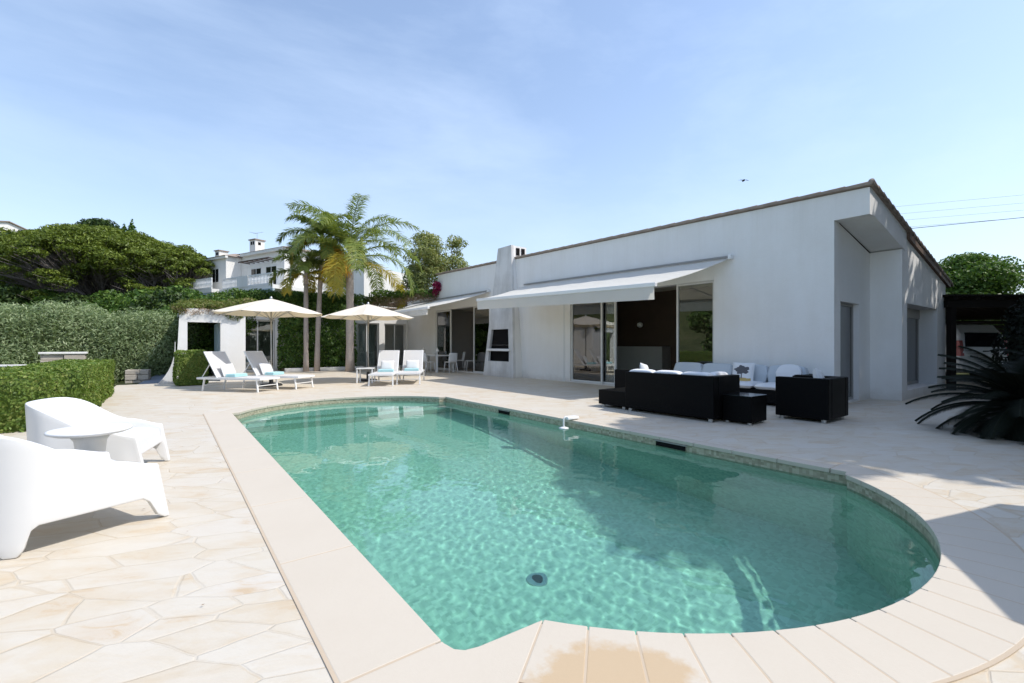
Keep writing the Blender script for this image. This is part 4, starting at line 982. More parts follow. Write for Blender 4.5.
# ------------------------------------------------------------------ palms
def frond(base, az, el, length, droop, mat, t, leaf=.50, n=46, col=None):
    """arching plumose frond as one mesh"""
    P = []; p = Vector(base); e = el
    k = 16; step = length/k
    for i in range(k+1):
        P.append(p.copy()); d = Vector((math.cos(az)*math.cos(e), math.sin(az)*math.cos(e), math.sin(e))); p = p+d*step; e -= droop/k*(.5+1.2*i/k)
    b = MB(); b.tube(P, [.022*(1-.8*i/k)+.004 for i in range(k+1)], 5, caps=False)
    side = Vector((-math.sin(az), math.cos(az), 0))
    for j in range(n):
        u = .14+.86*(j+.5)/n; f = u*k; i = min(k-1,int(f)); q = P[i].lerp(P[i+1], f-i); tdir = (P[i+1]-P[i]).normalized()
        ll = leaf*(math.sin(PI*min(1,(u-.06)*.98))**.6+.12)
        for s in (-1,1):
            for rank in (0,1):
                up = random.uniform(-.5,.75); d = (side*s*random.uniform(.7,1)+tdir*random.uniform(.45,.9)+Vector((0,0,up*.7))).normalized()
                l = ll*random.uniform(.8,1.1); w = tdir.cross(d); w = d.cross(w).normalized()*.016
                m1 = q+d*l*.5+Vector((0,0,-.05*l)); e1 = q+d*l*.85+Vector((0,0,-.34*l*random.uniform(.5,1.1)))
                b.add([q-w*.6,q+w*.6,m1+w,m1-w,e1],[(0,1,2,3),(3,2,4)])
    return b.build('frond', mat, t, fix=False)
def palm(x, y, h, rb, rt, nf, length, label, lean=(0,0), yellow=3, fruit=False, up=75):
    t = thing('palm_tree', label, 'palm', (x,y,0), 0, 'tall feather palms behind the parasols')
    pts = [(lean[0]*(k/8)**1.5, lean[1]*(k/8)**1.5, h*k/8) for k in range(9)]; rs = [rb+(rt-rb)*k/8+.01*math.sin(k*2.3) for k in range(9)]; rs[0] *= 1.15
    MB().tube(pts, rs, 14).build('trunk', M['palm_bark'], t, smooth=True)
    top = Vector(pts[-1]); b = MB().tube([top-Vector((0,0,.15)),top+Vector((0,0,.35)),top+Vector((0,0,.8))],[rt*1.15,rt*.9,.03],12); b.build('crownshaft', M['palm_bark'], t, smooth=True)
    for i in range(nf):
        az = i*2.399+random.uniform(-.25,.25); u = i/(nf-1); el = R(up+4)*(1-u)+R(8)*u
        m = M['palm_y'] if i >= nf-yellow else M['palm']
        frond(top+Vector((0,0,.45-.3*u)), az, el, length*random.uniform(.85,1.1)*(.88+.12*u), R(92)+R(30)*u, m, t, .24+.11*length, 62)
    if fruit:
        for fa in fruit:
            b = MB()
            for k in range(110):
                a = fa+random.uniform(-.55,.55); r_ = random.uniform(.45,1.0); q = top+Vector((math.cos(a)*r_,math.sin(a)*r_,.0)); l = random.uniform(.3,.75)
                b.tube([top+Vector((0,0,-.02)),q+Vector((0,0,.05)),q+Vector((math.cos(a)*.15,math.sin(a)*.15,-l*.5)),q+Vector((math.cos(a)*.17+random.uniform(-.1,.1),math.sin(a)*.17,-l))],[.014,.014,.022,.010],4,caps=False)
            b.build('fruit_strands', M['fruit'], t, fix=False)
    return t
toCam = lambda x, y: math.atan2(-y,-x)
def at(px, d): return cw(d, (px-512)/F_PX*d)
p = at(306,20.6); palm(p[0],p[1],4.1,.11,.09,14,1.9,'short slim palm leftmost of the three, with yellow lower fronds',(0,0),4,False)
p = at(317,20.8); palm(p[0],p[1],5.7,.115,.095,18,2.3,'tall slim palm in the middle of the three',(.25,.05),2,[toCam(*p)+.5])
p = at(350,20.6); palm(p[0],p[1],4.85,.18,.155,22,3.9,'thick trunked palm rightmost of the three, with orange fruit strands',(.0,0),2,[toCam(*p)-1.1,toCam(*p)-.5])
b = MB().wall([(4.1,22.15),(7.6,22.15),(7.6,22.35),(4.1,22.35)],[],(0,0,.16),(1,0,0),(0,1,0),(0,0,-.16)); o = b.build('planter_kerb', M['wall'], bevel=.01); tag(o,kind='structure')
b = MB().box(4.1,22.35,.0,7.6,23.28,.12); o = b.build('planting_bed', M['soil']); tag(o,kind='structure')

# ------------------------------------------------------------------ background trees
def pine(px, d, zb, h, rx, rz_, label, n=46, seed=0, dens=34, trunk=True, size=.14):
    rr = random.Random(seed); x, y = at(px, d); t = thing('stone_pine', label, 'tree', (x,y,zb), 0, 'umbrella pines on the hillside'); cl = []
    for i in range(n):
        u = i/n; a = i*2.399; r = math.sqrt(u)*.95
        cx, cy = rx*r*math.cos(a), rx*.85*r*math.sin(a); top = h-rz_*.2-(h*.30)*r**2.2
        s = rr.uniform(.75,1.25)*(.55+.085*rx)*1.0; cl.append(((cx+rr.uniform(-.5,.5), cy, top-s*.35+rr.uniform(-.25,.25)), (s,s,s*.55)))
        if rr.random() < .75: cl.append(((cx*.97+rr.uniform(-.7,.7), cy, top-s*.35-rr.uniform(1.0,h*.34)*(.5+.6*r)), (s*.85,s*.85,s*.42)))
    V_, F_ = crown(cl, dens, size, .38, .5, up=.75, jit=.75); npmesh('crown', V_, F_, M['pine'], t)
    b = MB(); base = [(0,0,0),(.3,0,h*.2),(.1,.1,h*.38)]; b.tube(base,[.40,.34,.26],8)
    b2 = MB()
    for c, r in cl:
        k0 = Vector((.1,.1,h*rr.uniform(.18,.40))); c = Vector(c); mdl = k0.lerp(c,.55)+Vector((rr.uniform(-.5,.5),rr.uniform(-.5,.5),-.35)); b2.tube([k0,mdl,c],[.12,.07,.03],5,caps=False)
        for q in range(7):
            e = c+Vector((rr.uniform(-1,1)*r[0]*1.2,rr.uniform(-1,1)*r[1]*1.2,-rr.uniform(.1,1.3)*r[2])); b2.tube([mdl.lerp(c,rr.random()*.6),e],[.035,.012],3,caps=False)
    b.build('trunk', M['bark'], t, smooth=True); b2.build('limbs', M['deadwood'], t, fix=False)
    return t
pine(104, 45, .7, 12.2, 8.6, 2.6, 'great umbrella pine filling the middle of the hillside', 120, 3)
pine(170, 46, .7, 10.9, 4.6, 2.2, 'smaller umbrella pine at the right of the hillside, next to the neighbouring villa', 60, 8)
pine(30, 50, .9, 11.6, 4.8, 2.2, 'smaller umbrella pine at the left of the hillside below the gabled house', 56, 12)
def round_tree(name, px, d, zb, h, rx, mat, label, seed=1, n=26, dens=30, size=.16, squash=1.0, group=None, tr=.22, cat='tree', asp=.45, kx=.42):
    rr = random.Random(seed); x, y = at(px, d); t = thing(name, label, cat, (x,y,zb), 0, group); cl = []
    for i in range(n):
        a = rr.uniform(0,2*PI); v = rr.uniform(-.6,1); r = math.sqrt(max(0,1-v*v))*rr.uniform(.45,.95)
        hh = (h-tr*h)/2; s = rr.uniform(.8,1.2)*rx*kx; cl.append(((rx*.8*r*math.cos(a), rx*.8*r*math.sin(a), tr*h+hh+hh*.78*v),(s,s,s*.7*squash)))
    V_, F_ = crown(cl, dens, size, asp, .5, jit=.8); npmesh('crown', V_, F_, mat, t)
    b = MB().tube([(0,0,0),(.1,0,h*.3),(0,.1,h*.65)],[rx*.07+.05,rx*.05+.04,.04],8)
    for c, r in cl[:12]: b.tube([(0,0,h*.3),Vector(c)],[.06,.02],5,caps=False)
    b.build('trunk', M['bark'], t, smooth=True); return t
def zt_(y, d): return 1.2+(345-y)/455*d
def by_top(name, px, d, ytop, rx, mat, label, seed, n=22, dens=20, size=.3, **k):
    x, y = at(px, d); zb = terrain(x, y)-.2; h = zt_(ytop, d)-zb
    return round_tree(name, px, d, zb, h, rx, mat, label, seed, n, dens, size, **k)
by_top('round_tree', 98, 85, 221, 4.6, M['darkleaf'], 'dark round tree on the ridge left of the cypresses', 4, 30, 16, .3)
for i,(px,yt) in enumerate(((124,223),(131.5,219))):
    x, y = at(px, 86); zb = terrain(x,y); hh = zt_(yt,86)-zb; t = thing('cypress_tree', ('taller' if i else 'shorter')+' pointed cypress on the ridge, '+('right' if i else 'left')+' of the pair', 'tree', (x,y,zb), 0, 'cypresses on the ridge')
    cl = [((random.uniform(-.1,.1),random.uniform(-.1,.1),hh*k/12),(1.5*math.sin(PI*min(.985,.12+k/13)),1.5*math.sin(PI*min(.985,.12+k/13)),1.0)) for k in range(12)]
    V_,F_ = crown(cl, 26, .26, .4, .4); npmesh('crown', V_, F_, M['ivy'], t); stem(t,[(0,0,-.5),(0,0,3)],[.2,.1],M['bark'])
ridge = [(8,80,233,4.5,'below the gabled house'),(38,82,232,4.5,'right of the gabled house'),(62,84,230,4.5,'between the gabled house and the dark round tree'),(78,84,229,3.5,'just left of the dark round tree'),
         (150,84,241,4.5,'right of the cypresses'),(176,80,250,4.5,'above the smaller right hand pine'),(-20,70,240,5,'at the far left edge'),(22,66,243,4.5,'lower down below the gabled house'),(198,70,262,4,'behind the left chimney of the neighbouring villa'),
         (6,60,258,4,'low at the left edge under the ridge'),(50,66,240,4.5,'behind the left shoulder of the great pine'),(120,70,240,4.5,'behind the top of the great pine')]
for i,(px,d,yt,rx,l) in enumerate(ridge):
    by_top('hill_tree', px, d, yt, rx, M['darkleaf'] if i % 2 else M['pine'], 'green hillside tree '+l, 20+i, 22, 14, .3, group='trees along the ridge')
scrub = [(-8,38,286,3.0,'at the left edge under the pines'),(20,40,292,2.6,'under the left umbrella pine'),(52,40,294,2.6,'left of the middle under the great pine'),(84,40,295,2.6,'in the middle under the great pine'),(114,40,293,2.6,'right of the middle under the great pine'),
         (142,36,291,2.4,'between the great pine and the pavilion'),(164,33,290,2.2,'above the dark laurel'),(186,36,291,2.6,'left of the neighbouring villa'),(212,31,297,2.0,'below the balcony of the neighbouring villa'),(236,33,296,2.4,'below the balcony corner of the neighbouring villa'),
         (262,31,296,2.2,'below the terrace rail of the neighbouring villa'),(290,32,295,2.4,'behind the leftmost palm'),(322,32,293,2.2,'behind the middle palm')]
for i,(px,d,yt,rx,l) in enumerate(scrub):
    by_top('garden_bush', px, d, yt, rx, M['ivy'] if i%3 else M['darkleaf'], 'leafy green bush '+l, 40+i, 18, 30, .16, tr=.05, group='bushes on the lower slope', cat='bush')
for i,(x_,y_,h_,r_) in enumerate(((-13,1,5.2,3.0),(-12,6,4.6,2.8),(-13,11,5.6,3.2),(-11,15,4.4,2.6),(-14,18,5.8,3.2),(-15,-4,5.5,3.2),(-20,8,8,4),(-21,-1,8,4),(-22,17,9,4.5))):
    d_ = x_*SF+y_*CF; l_ = x_*CF-y_*SF
    rr_ = random.Random(i); t = thing('garden_tree','leafy tree beyond the left side of the garden, '+('first','second','third','fourth','fifth','sixth','seventh','eighth','ninth')[i]+' of the far row','tree',(x_,y_,-.9),0,'trees beyond the left side of the garden')
    cl = [((rr_.uniform(-.6,.6)*r_,rr_.uniform(-.6,.6)*r_,h_*rr_.uniform(.12,.85)),(r_*.42,r_*.42,r_*.34)) for k in range(18)]
    V_,F_ = crown(cl,22,.16,.5,.5,jit=.8); npmesh('crown',V_,F_,M['olive'] if i%3==0 else M['ivy'],t); stem(t,[(0,0,0),(0,0,h_*.6)],[.16,.06],M['bark'])
round_tree('eucalyptus_tree', 427, 40, -.5, 11.9, 2.2, M['euca'], 'airy pale green tree, left of the pair above the villa roof', 61, 40, 32, .15, tr=.42, asp=.3, kx=.38, group='airy trees behind the villa')
round_tree('eucalyptus_tree', 456, 41, -.5, 11.9, 1.6, M['euca'], 'airy pale green tree, right of the pair above the villa roof', 62, 32, 32, .15, tr=.42, asp=.3, kx=.40, group='airy trees behind the villa')
round_tree('eucalyptus_tree', 408, 38, -.5, 7.8, 1.1, M['darkleaf'], 'small dark tree under the airy pale green trees', 63, 14, 26, .15, tr=.45, asp=.28)
t = round_tree('broad_tree', 966, 27, -.2, 6.6, 2.7, M['ivy'], 'broad leafy tree above the dark carport roof', 71, 34, 60, .11, tr=.35)
round_tree('broad_tree', 1028, 40, -.2, 5.3, 1.2, M['ivy'], 'small distant treetop above the right end of the carport', 73, 14, 40, .12, tr=.35)

# ------------------------------------------------------------------ neighbouring villa
nx_, ny_ = at(226,45.5); NV = thing('neighbour_villa', 'white two level villa with balcony and orange tiled roof up behind the pavilion', 'house', (nx_,ny_,1.5), R(23))
def nb(mb, name, mat, parent=None, **k): return mb.build(name, mat, parent or NV, **k)
z0 = 0; zf = 5.1; ze = 8.6
nb(MB().box(0,0,z0,9,4.1,ze), 'left_block', M['wall_far']); nb(MB().box(1.5,-7.2,z0,12,-.003,ze+.35), 'main_block', M['wall_far'])
nb(MB().box(5.5,-13.5,z0,14,-7.203,zf+2.2), 'low_block', M['wall_far'])
r1 = nb(MB().hexa([(-.35,-.35,ze+.0),(9.2,-.35,ze+.0),(9.2,4.5,ze+.0),(-.35,4.5,ze+.0)],[(1.6,1.2,ze+.62),(7.6,1.2,ze+.62),(7.6,2.8,ze+.62),(1.6,2.8,ze+.62)]), 'left_roof', M['tile'])
r1.location.z = .02
r2 = nb(MB().hexa([(1.1,-7.6,ze+.37),(12.3,-7.6,ze+.37),(12.3,.2,ze+.37),(1.1,.2,ze+.37)],[(3.6,-5.2,ze+1.05),(9.5,-5.2,ze+1.05),(9.5,-2.2,ze+1.05),(3.6,-2.2,ze+1.05)]), 'main_roof', M['tile'])
nb(MB().box(.15-.4,-.33,ze-.22,0-.002,4.3,ze+.012).box(1.15,-7.4,ze+.1,1.498,-.36,ze+.36), 'cornice', M['wall_far'])
ch = nb(MB().box(2.6,-.6,ze+.3,3.6,.4,ze+2.1), 'chimney', M['wall_far']); MB().box(2.5,-.7,ze+2.1,3.7,.5,ze+2.2).build('cap', M['tile'], ch); MB().box(2.59,-.4,ze+1.6,2.601,-.15,ze+1.95).box(2.59,-.05,ze+1.6,2.601,.2,ze+1.95).box(2.9,-.61,ze+1.6,3.2,-.599,ze+1.9).build('vent', M['void'], ch)
ch = nb(MB().box(1.0,3.2,ze+.1,1.9,4.0,ze+1.05), 'chimney', M['wall_far']); MB().box(.9,3.1,ze+1.05,2.0,4.1,ze+1.14).build('cap', M['tile'], ch); MB().box(.99,3.4,ze+.6,1.001,3.8,ze+.9).build('vent', M['void'], ch)
b = MB().tube([(3.1,-.1,ze+2.2),(3.1,-.1,ze+3.0)],.02,5).tube([(3.1,.6,ze+2.95),(3.1,-1.2,ze+2.9)],.015,5).tube([(2.9,1.0,ze+3.15),(3.1,-.1,ze+2.9)],.015,5); nb(b,'aerial',M['alu'])
def nwin(x,y0,y1,a,c):
    f = nb(MB().box(x-.05,y0,a,x-.004,y1,c),'window',M['frame']); MB().box(x-.06,y0+.1,a+.1,x-.051,(y0+y1)/2-.05,c-.1).box(x-.06,(y0+y1)/2+.05,a+.1,x-.051,y1-.1,c-.1).build('pane',M['carglass'],f)
nwin(0,1.2,2.5,zf+.9,zf+2.4); nwin(1.5,-6.1,-4.3,zf+.1,zf+2.3); nwin(1.5,-3.6,-1.8,zf+.1,zf+2.3); nwin(5.5,-11.5,-9.5,zf+.2,zf+1.6)
b = MB()
for i in range(7): b.box(.45,-6.4+i*.8,zf+2.75,1.49,-6.32+i*.8,zf+2.85)
b.box(.4,-6.5,zf+2.74,.46,-1.4,zf+2.86); nb(b,'pergola',M['brown'])
nb(MB().box(-1.8,-.9,zf-.35,-.002,5.2,zf), 'balcony', M['wall_far']); nb(MB().box(-.8,-9,zf-.35,1.498,-.903,zf).box(1.5,-9,zf-.35,5.4,-7.21,zf),'terrace_slab',M['wall_far'])
def railing(p0,p1,z,h=1.0,solid=False):
    p0, p1 = Vector((*p0,z)), Vector((*p1,z)); n_ = int((p1-p0).length/.22); b = MB(); b.bar(p0+Vector((0,0,h)),p1+Vector((0,0,h)),.12,.10).bar(p0+Vector((0,0,.08)),p1+Vector((0,0,.08)),.12,.12)
    for i in range(n_+1): q = p0.lerp(p1,i/n_); b.tube([q+Vector((0,0,.1)),q+Vector((0,0,.5)),q+Vector((0,0,h-.02))],[.035,.065,.035],6)
    nb(b,'balustrade',M['white_metal'],fix=False)
railing((-1.75,-.85),(-1.75,5.15),zf); railing((-1.75,5.15),(0,5.15),zf); railing((-.75,-8.9),(-.75,-.9),zf)
nb(MB().box(-.8,-9.0,z0,-.6,-.9,zf-.352).box(-1.75,-.8,z0,-1.55,5.1,zf-.352), 'retaining_wall', M['teal'])
nb(MB().box(-.85,-5.2,zf,-.70,-3.4,zf+1.05),'parapet',M['wall_far'])
# gabled house on the ridge
x, y = at(9, 100); HS = thing('gabled_house', 'cream gabled house half hidden on the ridge at the upper left', 'house', (x,y,20.2), R(30))
MB().wall([(-6,0),(6,0),(6,5.6),(0,8.0),(-6,6.8)],[],(0,0,0),(math.cos(0),0,0),(0,0,1),(0,8,0)).build('wall', M['wall_far'], HS)
MB().hexa([(-.1,-.4,8.0),(6.6,-.4,5.35),(6.6,8.4,5.35),(-.1,8.4,8.0)],[(-.1,-.4,8.2),(6.6,-.4,5.55),(6.6,8.4,5.55),(-.1,8.4,8.2)]).hexa([(-6.6,-.4,6.7),(-.1,-.4,8.0),(-.1,8.4,8.0),(-6.6,8.4,6.7)],[(-6.6,-.4,6.9),(-.1,-.4,8.2),(-.1,8.4,8.2),(-6.6,8.4,6.9)]).build('roof', M['tile'], HS)
for k in range(2): MB().box(-3+k*4,-.06,2.4,-1.8+k*4,-.004,4.0).build('window', M['carglass'], HS)
x, y = at(-6, 38); t = thing('garden_shed', 'low white outbuilding with a strip of red tiles above the leftmost olive shrub', 'outbuilding', (x,y,1.6), R(37))
MB().box(-4.0,0,0,2.1,3,3.45).build('wall', M['wall_far'], t); MB().hexa([(-4.2,-1.0,2.35),(2.0,-1.0,2.35),(2.0,-.005,2.8),(-4.2,-.005,2.8)],[(-4.2,-1.0,2.43),(2.0,-1.0,2.43),(2.0,-.005,2.88),(-4.2,-.005,2.88)]).build('lean_to_roof', M['tile'], t)
# low stone walls by the left end of the terrace
def rubble(name,label,x0,y0,x1,y1,zb,zt,th,capped=True):
    rr = random.Random(int(x0*10)); t = thing(name,label,'wall',((x0+x1)/2,(y0+y1)/2,zb)); o_ = Vector(t.location); d = Vector((x1-x0,y1-y0,0)); l = d.length; d.normalize(); nn = Vector((-d.y,d.x,0)); b = MB()
    z = 0; H = zt-zb
    while z < H-.02:
        h = min(rr.uniform(.14,.24),H-z); s = 0
        while s < l-.02:
            w = min(rr.uniform(.2,.5),l-s); a = Vector((x0,y0,zb))+d*(s+.006)+Vector((0,0,z+.005))-o_; j = rr.uniform(-.02,.02)
            c = a+d*(w-.012); q = nn*(th/2+j)
            b.hexa([a-q,c-q,c+q,a+q],[p_+Vector((0,0,h-.01)) for p_ in (a-q,c-q,c+q,a+q)]); s += w
        z += h
    b.build('stones',M['rock'],t,bevel=.015)
    if capped: a = Vector((x0,y0,zt))-d*.03-o_; c = Vector((x1,y1,zt))+d*.03-o_; q = nn*(th/2+.04); MB().hexa([a-q,c-q,c+q,a+q],[p_+Vector((0,0,.06)) for p_ in (a-q,c-q,c+q,a+q)]).build('coping',M['wall_far'],t,bevel=.01)
p0 = at(126,15.1); p1 = at(150,15.4); rubble('stone_wall','short rubble wall left of the flared buttress at the terrace edge',p0[0],p0[1],p1[0],p1[1],-.8,.38,.35,False)
p0 = at(41,13.3); p1 = at(86,13.9); rubble('stone_wall','pale stone wall end with a flat white top showing above the box hedge',p0[0],p0[1],p1[0],p1[1],-.8,.93,.4)
p0 = at(-30,11.5); p1 = at(38,11.8); rubble('stone_wall','long low wall with a white top just behind the left box hedge',p0[0],p0[1],p1[0],p1[1],-.8,.63,.3)
# sloping blue-grey path beyond the terrace
a = at(138,14.6); c = at(178,14.6); e = at(166,17.5); f = at(186,17.5)
b = MB().hexa([(*a,-.45),(*c,-.45),(*f,.0),(*e,.0)],[(*a,-.05),(*c,-.05),(*f,.24),(*e,.24)]); o = b.build('path', M['path']); tag(o, kind='structure')

# ------------------------------------------------------------------ right side: carport, van, sago palm, off-screen trees
cx_, cy_ = cw(14.5,15.2); t = thing('carport', 'dark timber carport at the right edge with the white van under it', 'carport', (cx_,cy_,0), -YAW)
def clb(lat0,d0,z0_,lat1,d1,z1_): return MB().box(lat0-15.2,d0-14.5,z0_,lat1-15.2,d1-14.5,z1_)
clb(11.5,12.0,2.20,22,12.12,2.38).build('front_beam', M['timber'], t); clb(11.5,19.0,2.28,24,19.12,2.46).build('rear_beam', M['timber'], t)
for i in range(18): clb(11.55+i*.6,11.9,2.385,11.67+i*.6,19.2,2.47).build('rafter', M['timber'], t)
for la_, dd in ((11.6,12.02),(16.0,12.02),(21.5,12.02),(12.6,19.02),(17.5,19.02),(22.5,19.02)): clb(la_,dd,0,la_+.14,dd+.14,2.25).build('post', M['timber'], t)
b = MB()
for i in range(13): b.box(12.4-15.2,19.2-14.5,.1+i*.18,24-15.2,19.23-14.5,.24+i*.18)
b.build('slatted_screen', M['timber'], t)
b = MB()
for i in range(60): b.box(11.4+i*.18-15.2,11.85-14.5,2.475,11.53+i*.18-15.2,19.3-14.5,2.50)
b.build('roof_slats', M['timber'], t); clb(11.4,11.9,2.502,24,19.3,2.53).build('added_shade_sheet', M['timber'], t)  # solid sheet added over the slats to keep sun off the van

rr = random.Random(5); x, y = cw(22.5,19); cl = []
for i in range(13):
    for z in (.6,1.8,2.8): cl.append((cw(22+rr.uniform(-.5,.5),13+i*1.1)+(z,),(1.0,1.0,.9)))
t = foliage_thing('backdrop_hedge','dark hedge added as a backdrop behind the carport','hedge',crown(cl,40,.12,.5,.4),M['darkleaf'],loc=(x,y,0)); stem(t,[(0,0,0),(0,0,2)],[.1,.05],M['bark'])  # dark leaf mass added as a backdrop where the slats showed bright
def van():
    x, y = at(985,14.6); t = thing('parked_van', 'white van parked under the carport seen from behind', 'van', (x,y,0), -YAW+R(4))
    # rear faces -y ; width 1.75 ; body profile in (y,z) extruded in x with tumblehome
    prof = [(0,.42),(-.02,.95),(.10,1.55),(.32,1.86),(.9,1.92),(2.3,1.88),(3.0,1.35),(3.9,1.12),(4.2,.85),(4.2,.35),(3.7,.28),(.4,.28)]
    b = MB(); n_ = len(prof); W = .86; cols = [(-1,0),(-.93,1),(0,1),(.93,1),(1,0)]
    vs = []
    for u, k in cols:
        for (yy,z) in prof:
            w = W*(1-.16*smooth(1.0,1.92,z)); inset = 0 if k else .05; cyy = yy+(inset if yy < 2 else -inset); cz = z-(.05 if (not k and z > 1.5) else 0)
            vs.append((u*w,cyy,cz))
    fs = [(q*n_+i,q*n_+(i+1)%n_,(q+1)*n_+(i+1)%n_,(q+1)*n_+i) for q in range(4) for i in range(n_)]+[tuple(range(n_))[::-1],tuple(4*n_+i for i in range(n_))]
    b.add(vs,fs).build('body', M['carpaint'], t, bevel=.03, seg=3)
    MB().hexa([(-.66,-.005,1.14),(.66,-.005,1.14),(.66,.05,1.14),(-.66,.05,1.14)],[(-.58,.092,1.60),(.58,.092,1.60),(.58,.21,1.60),(-.58,.21,1.60)]).build('rear_window', M['carglass'], t, bevel=.01)
    for s in (-1,1): MB().hexa([(s*.80-.06,-.035,.85),(s*.80+.06,-.035,.85),(s*.80+.06,.15,.85),(s*.80-.06,.15,.85)],[(s*.77-.06,.05,1.35),(s*.77+.06,.05,1.35),(s*.77+.06,.2,1.35),(s*.77-.06,.2,1.35)]).build('tail_light', M['red'], t, bevel=.01)
    MB().box(-.86,-.08,.36,.86,.02,.62).build('bumper', M['carpaint'], t, bevel=.03); MB().box(-.26,-.045,.78,.26,-.02,.90).build('number_plate', M['cush'], t)
    MB().box(-.10,-.05,.98,.10,-.02,1.02).build('door_handle', M['dark'], t)
    for s in (-1,1):
        MB().bar((s*.66,.6,1.96),(s*.66,2.2,1.95),.03,.03).build('roof_rail', M['dark'], t)
        for yy in (.75,3.3):
            w = MB().tube([(s*.66,yy,.32),(s*.86,yy,.32)],.32,24).build('wheel', M['rubber'], t, bevel=.02); MB().tube([(s*.86,yy,.32),(s*.875,yy,.32)],.19,18).build('rim', M['alu'], w)
        MB().hexa([(s*.855,.5,1.2),(s*.855,2.5,1.2),(s*.87,2.5,1.2),(s*.87,.5,1.2)],[(s*.775,.6,1.66),(s*.775,2.2,1.66),(s*.79,2.2,1.66),(s*.79,.6,1.66)]).build('side_window', M['carglass'], t)
van()
def sago(d, lat, label, h, nf, L_, seed, zc=None):
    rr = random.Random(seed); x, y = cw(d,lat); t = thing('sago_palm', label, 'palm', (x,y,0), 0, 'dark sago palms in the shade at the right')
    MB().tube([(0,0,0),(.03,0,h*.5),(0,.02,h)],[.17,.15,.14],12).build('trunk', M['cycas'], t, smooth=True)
    for i in range(nf):
        az = i*2.399; u = i/(nf-1); e = R(80)*(1-u)+R(-38)*u; p = Vector((0,0,h)); P_ = []; k = 12; l = L_*rr.uniform(.85,1.1)
        for j in range(k+1):
            P_.append(p.copy()); p = p+Vector((math.cos(az)*math.cos(e),math.sin(az)*math.cos(e),math.sin(e)))*(l/k); e -= R(70)/k
        b = MB().tube(P_,[.013]*(k+1),4,caps=False); side = Vector((-math.sin(az),math.cos(az),0))
        for j in range(64):
            v = .10+.90*j/64; f = v*k; q_ = min(k-1,int(f)); q = P_[q_].lerp(P_[q_+1],f-q_); td = (P_[q_+1]-P_[q_]).normalized(); upv = side.cross(td); ll = .20*math.sin(PI*min(1,v*.93+.05))**.5
            for s in (-1,1): dd = (side*s+td*.45+upv*.25).normalized(); w = td*.008; b.add([q-w,q+w,q+dd*ll],[(0,1,2)])
        b.build('frond', M['cycas'], t, fix=False)
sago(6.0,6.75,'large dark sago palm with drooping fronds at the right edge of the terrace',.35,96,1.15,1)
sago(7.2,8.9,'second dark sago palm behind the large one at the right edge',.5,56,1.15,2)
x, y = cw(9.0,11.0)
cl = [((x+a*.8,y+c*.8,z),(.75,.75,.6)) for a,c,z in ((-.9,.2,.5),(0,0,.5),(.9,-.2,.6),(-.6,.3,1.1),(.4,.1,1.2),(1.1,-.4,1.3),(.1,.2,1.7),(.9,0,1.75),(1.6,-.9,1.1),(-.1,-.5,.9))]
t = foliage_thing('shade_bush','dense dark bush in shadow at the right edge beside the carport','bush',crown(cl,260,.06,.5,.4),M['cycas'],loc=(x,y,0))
p = at(1000,7.6); p2 = at(940,8.0)
def rocks(px,d,w,label,n_,seed):
    rr = random.Random(seed); x,y = at(px,d); t = thing('planting_stone',label,'stone',(x,y,0),rr.uniform(0,3),'pale stones edging the sago palm bed')
    b = MB(); 
    vs=[]; 
    for j in range(5):
        for i in range(9):
            a=2*PI*i/9; r_=w*(1-(j/4.6)**2)**.5*(1+.18*math.sin(3*a+seed)+rr.uniform(-.05,.05)); vs.append((r_*math.cos(a),r_*.7*math.sin(a),w*.55*j/4))
    b.add(vs,[(j*9+i,j*9+(i+1)%9,(j+1)*9+(i+1)%9,(j+1)*9+i) for j in range(4) for i in range(9)]+[tuple(36+i for i in range(9))]).build('stone_body',M['rock'],t,smooth=True)
rocks(957,6.9,.20,'pale stone at the left of the sago palm bed',1,1); rocks(985,6.6,.22,'pale stone in the middle of the sago palm bed',1,2); rocks(1005,6.7,.15,'pale stone at the right of the sago palm bed',1,4)

def shade_tree(d, lat, h, rd, label, seed, n_=60, dens=20, leaf=.16, zc=.62):
    rr = random.Random(seed); x,y = cw(d,lat); t = thing('shade_tree',label,'tree',(x,y,0),0,'tall trees on the right side of the terrace'); cl=[]
    for i in range(n_):
        a = i*2.399; r_ = math.sqrt(i/n_)*rd*.9; s = rd*rr.uniform(.20,.30); wx = x+r_*math.cos(a); wy = y+r_*math.sin(a); dd_ = wx*SF+wy*CF; ll_ = wx*CF-wy*SF
        if ll_-s*1.15 < 1.14*(dd_+s*1.0) and dd_ > 0: continue
        cl.append(((r_*math.cos(a),r_*math.sin(a),h*zc+h*(1-zc)*rr.uniform(.1,.95)),(s,s,s*.6)))
    V_,F_ = crown(cl,dens,leaf,.5,.6,jit=.9); npmesh('crown',V_,F_,M['darkleaf'],t)
    b = MB().tube([(0,0,0),(.1,0,h*.4),(0,.1,h*.7)],[.24,.18,.08],10)
    for c,r_ in cl[::2]: b.tube([(0,0,h*.5),Vector(c)],[.07,.02],5,caps=False)
    b.build('trunk',M['bark'],t,smooth=True)
SHADE = [(6.4,12.0,10.2,4.0,'tall tree right of the black armchairs'),(5.6,15.2,9.5,3.6,'tall tree right of the sago palms'),(10.6,17.0,9.5,4.4,'tall tree beside the carport'),(6.4,19.5,9,3.4,'tall tree at the far right of the garden'),(.5,15.5,11,4.2,'tall tree behind the right end of the pool'),(-4.5,12.0,11,4.4,'tall tree behind the camera side of the terrace')]
for i,(d,la_,h,rd,l) in enumerate(SHADE): shade_tree(d,la_,h,rd,l,90+i, dens=DENS[i])

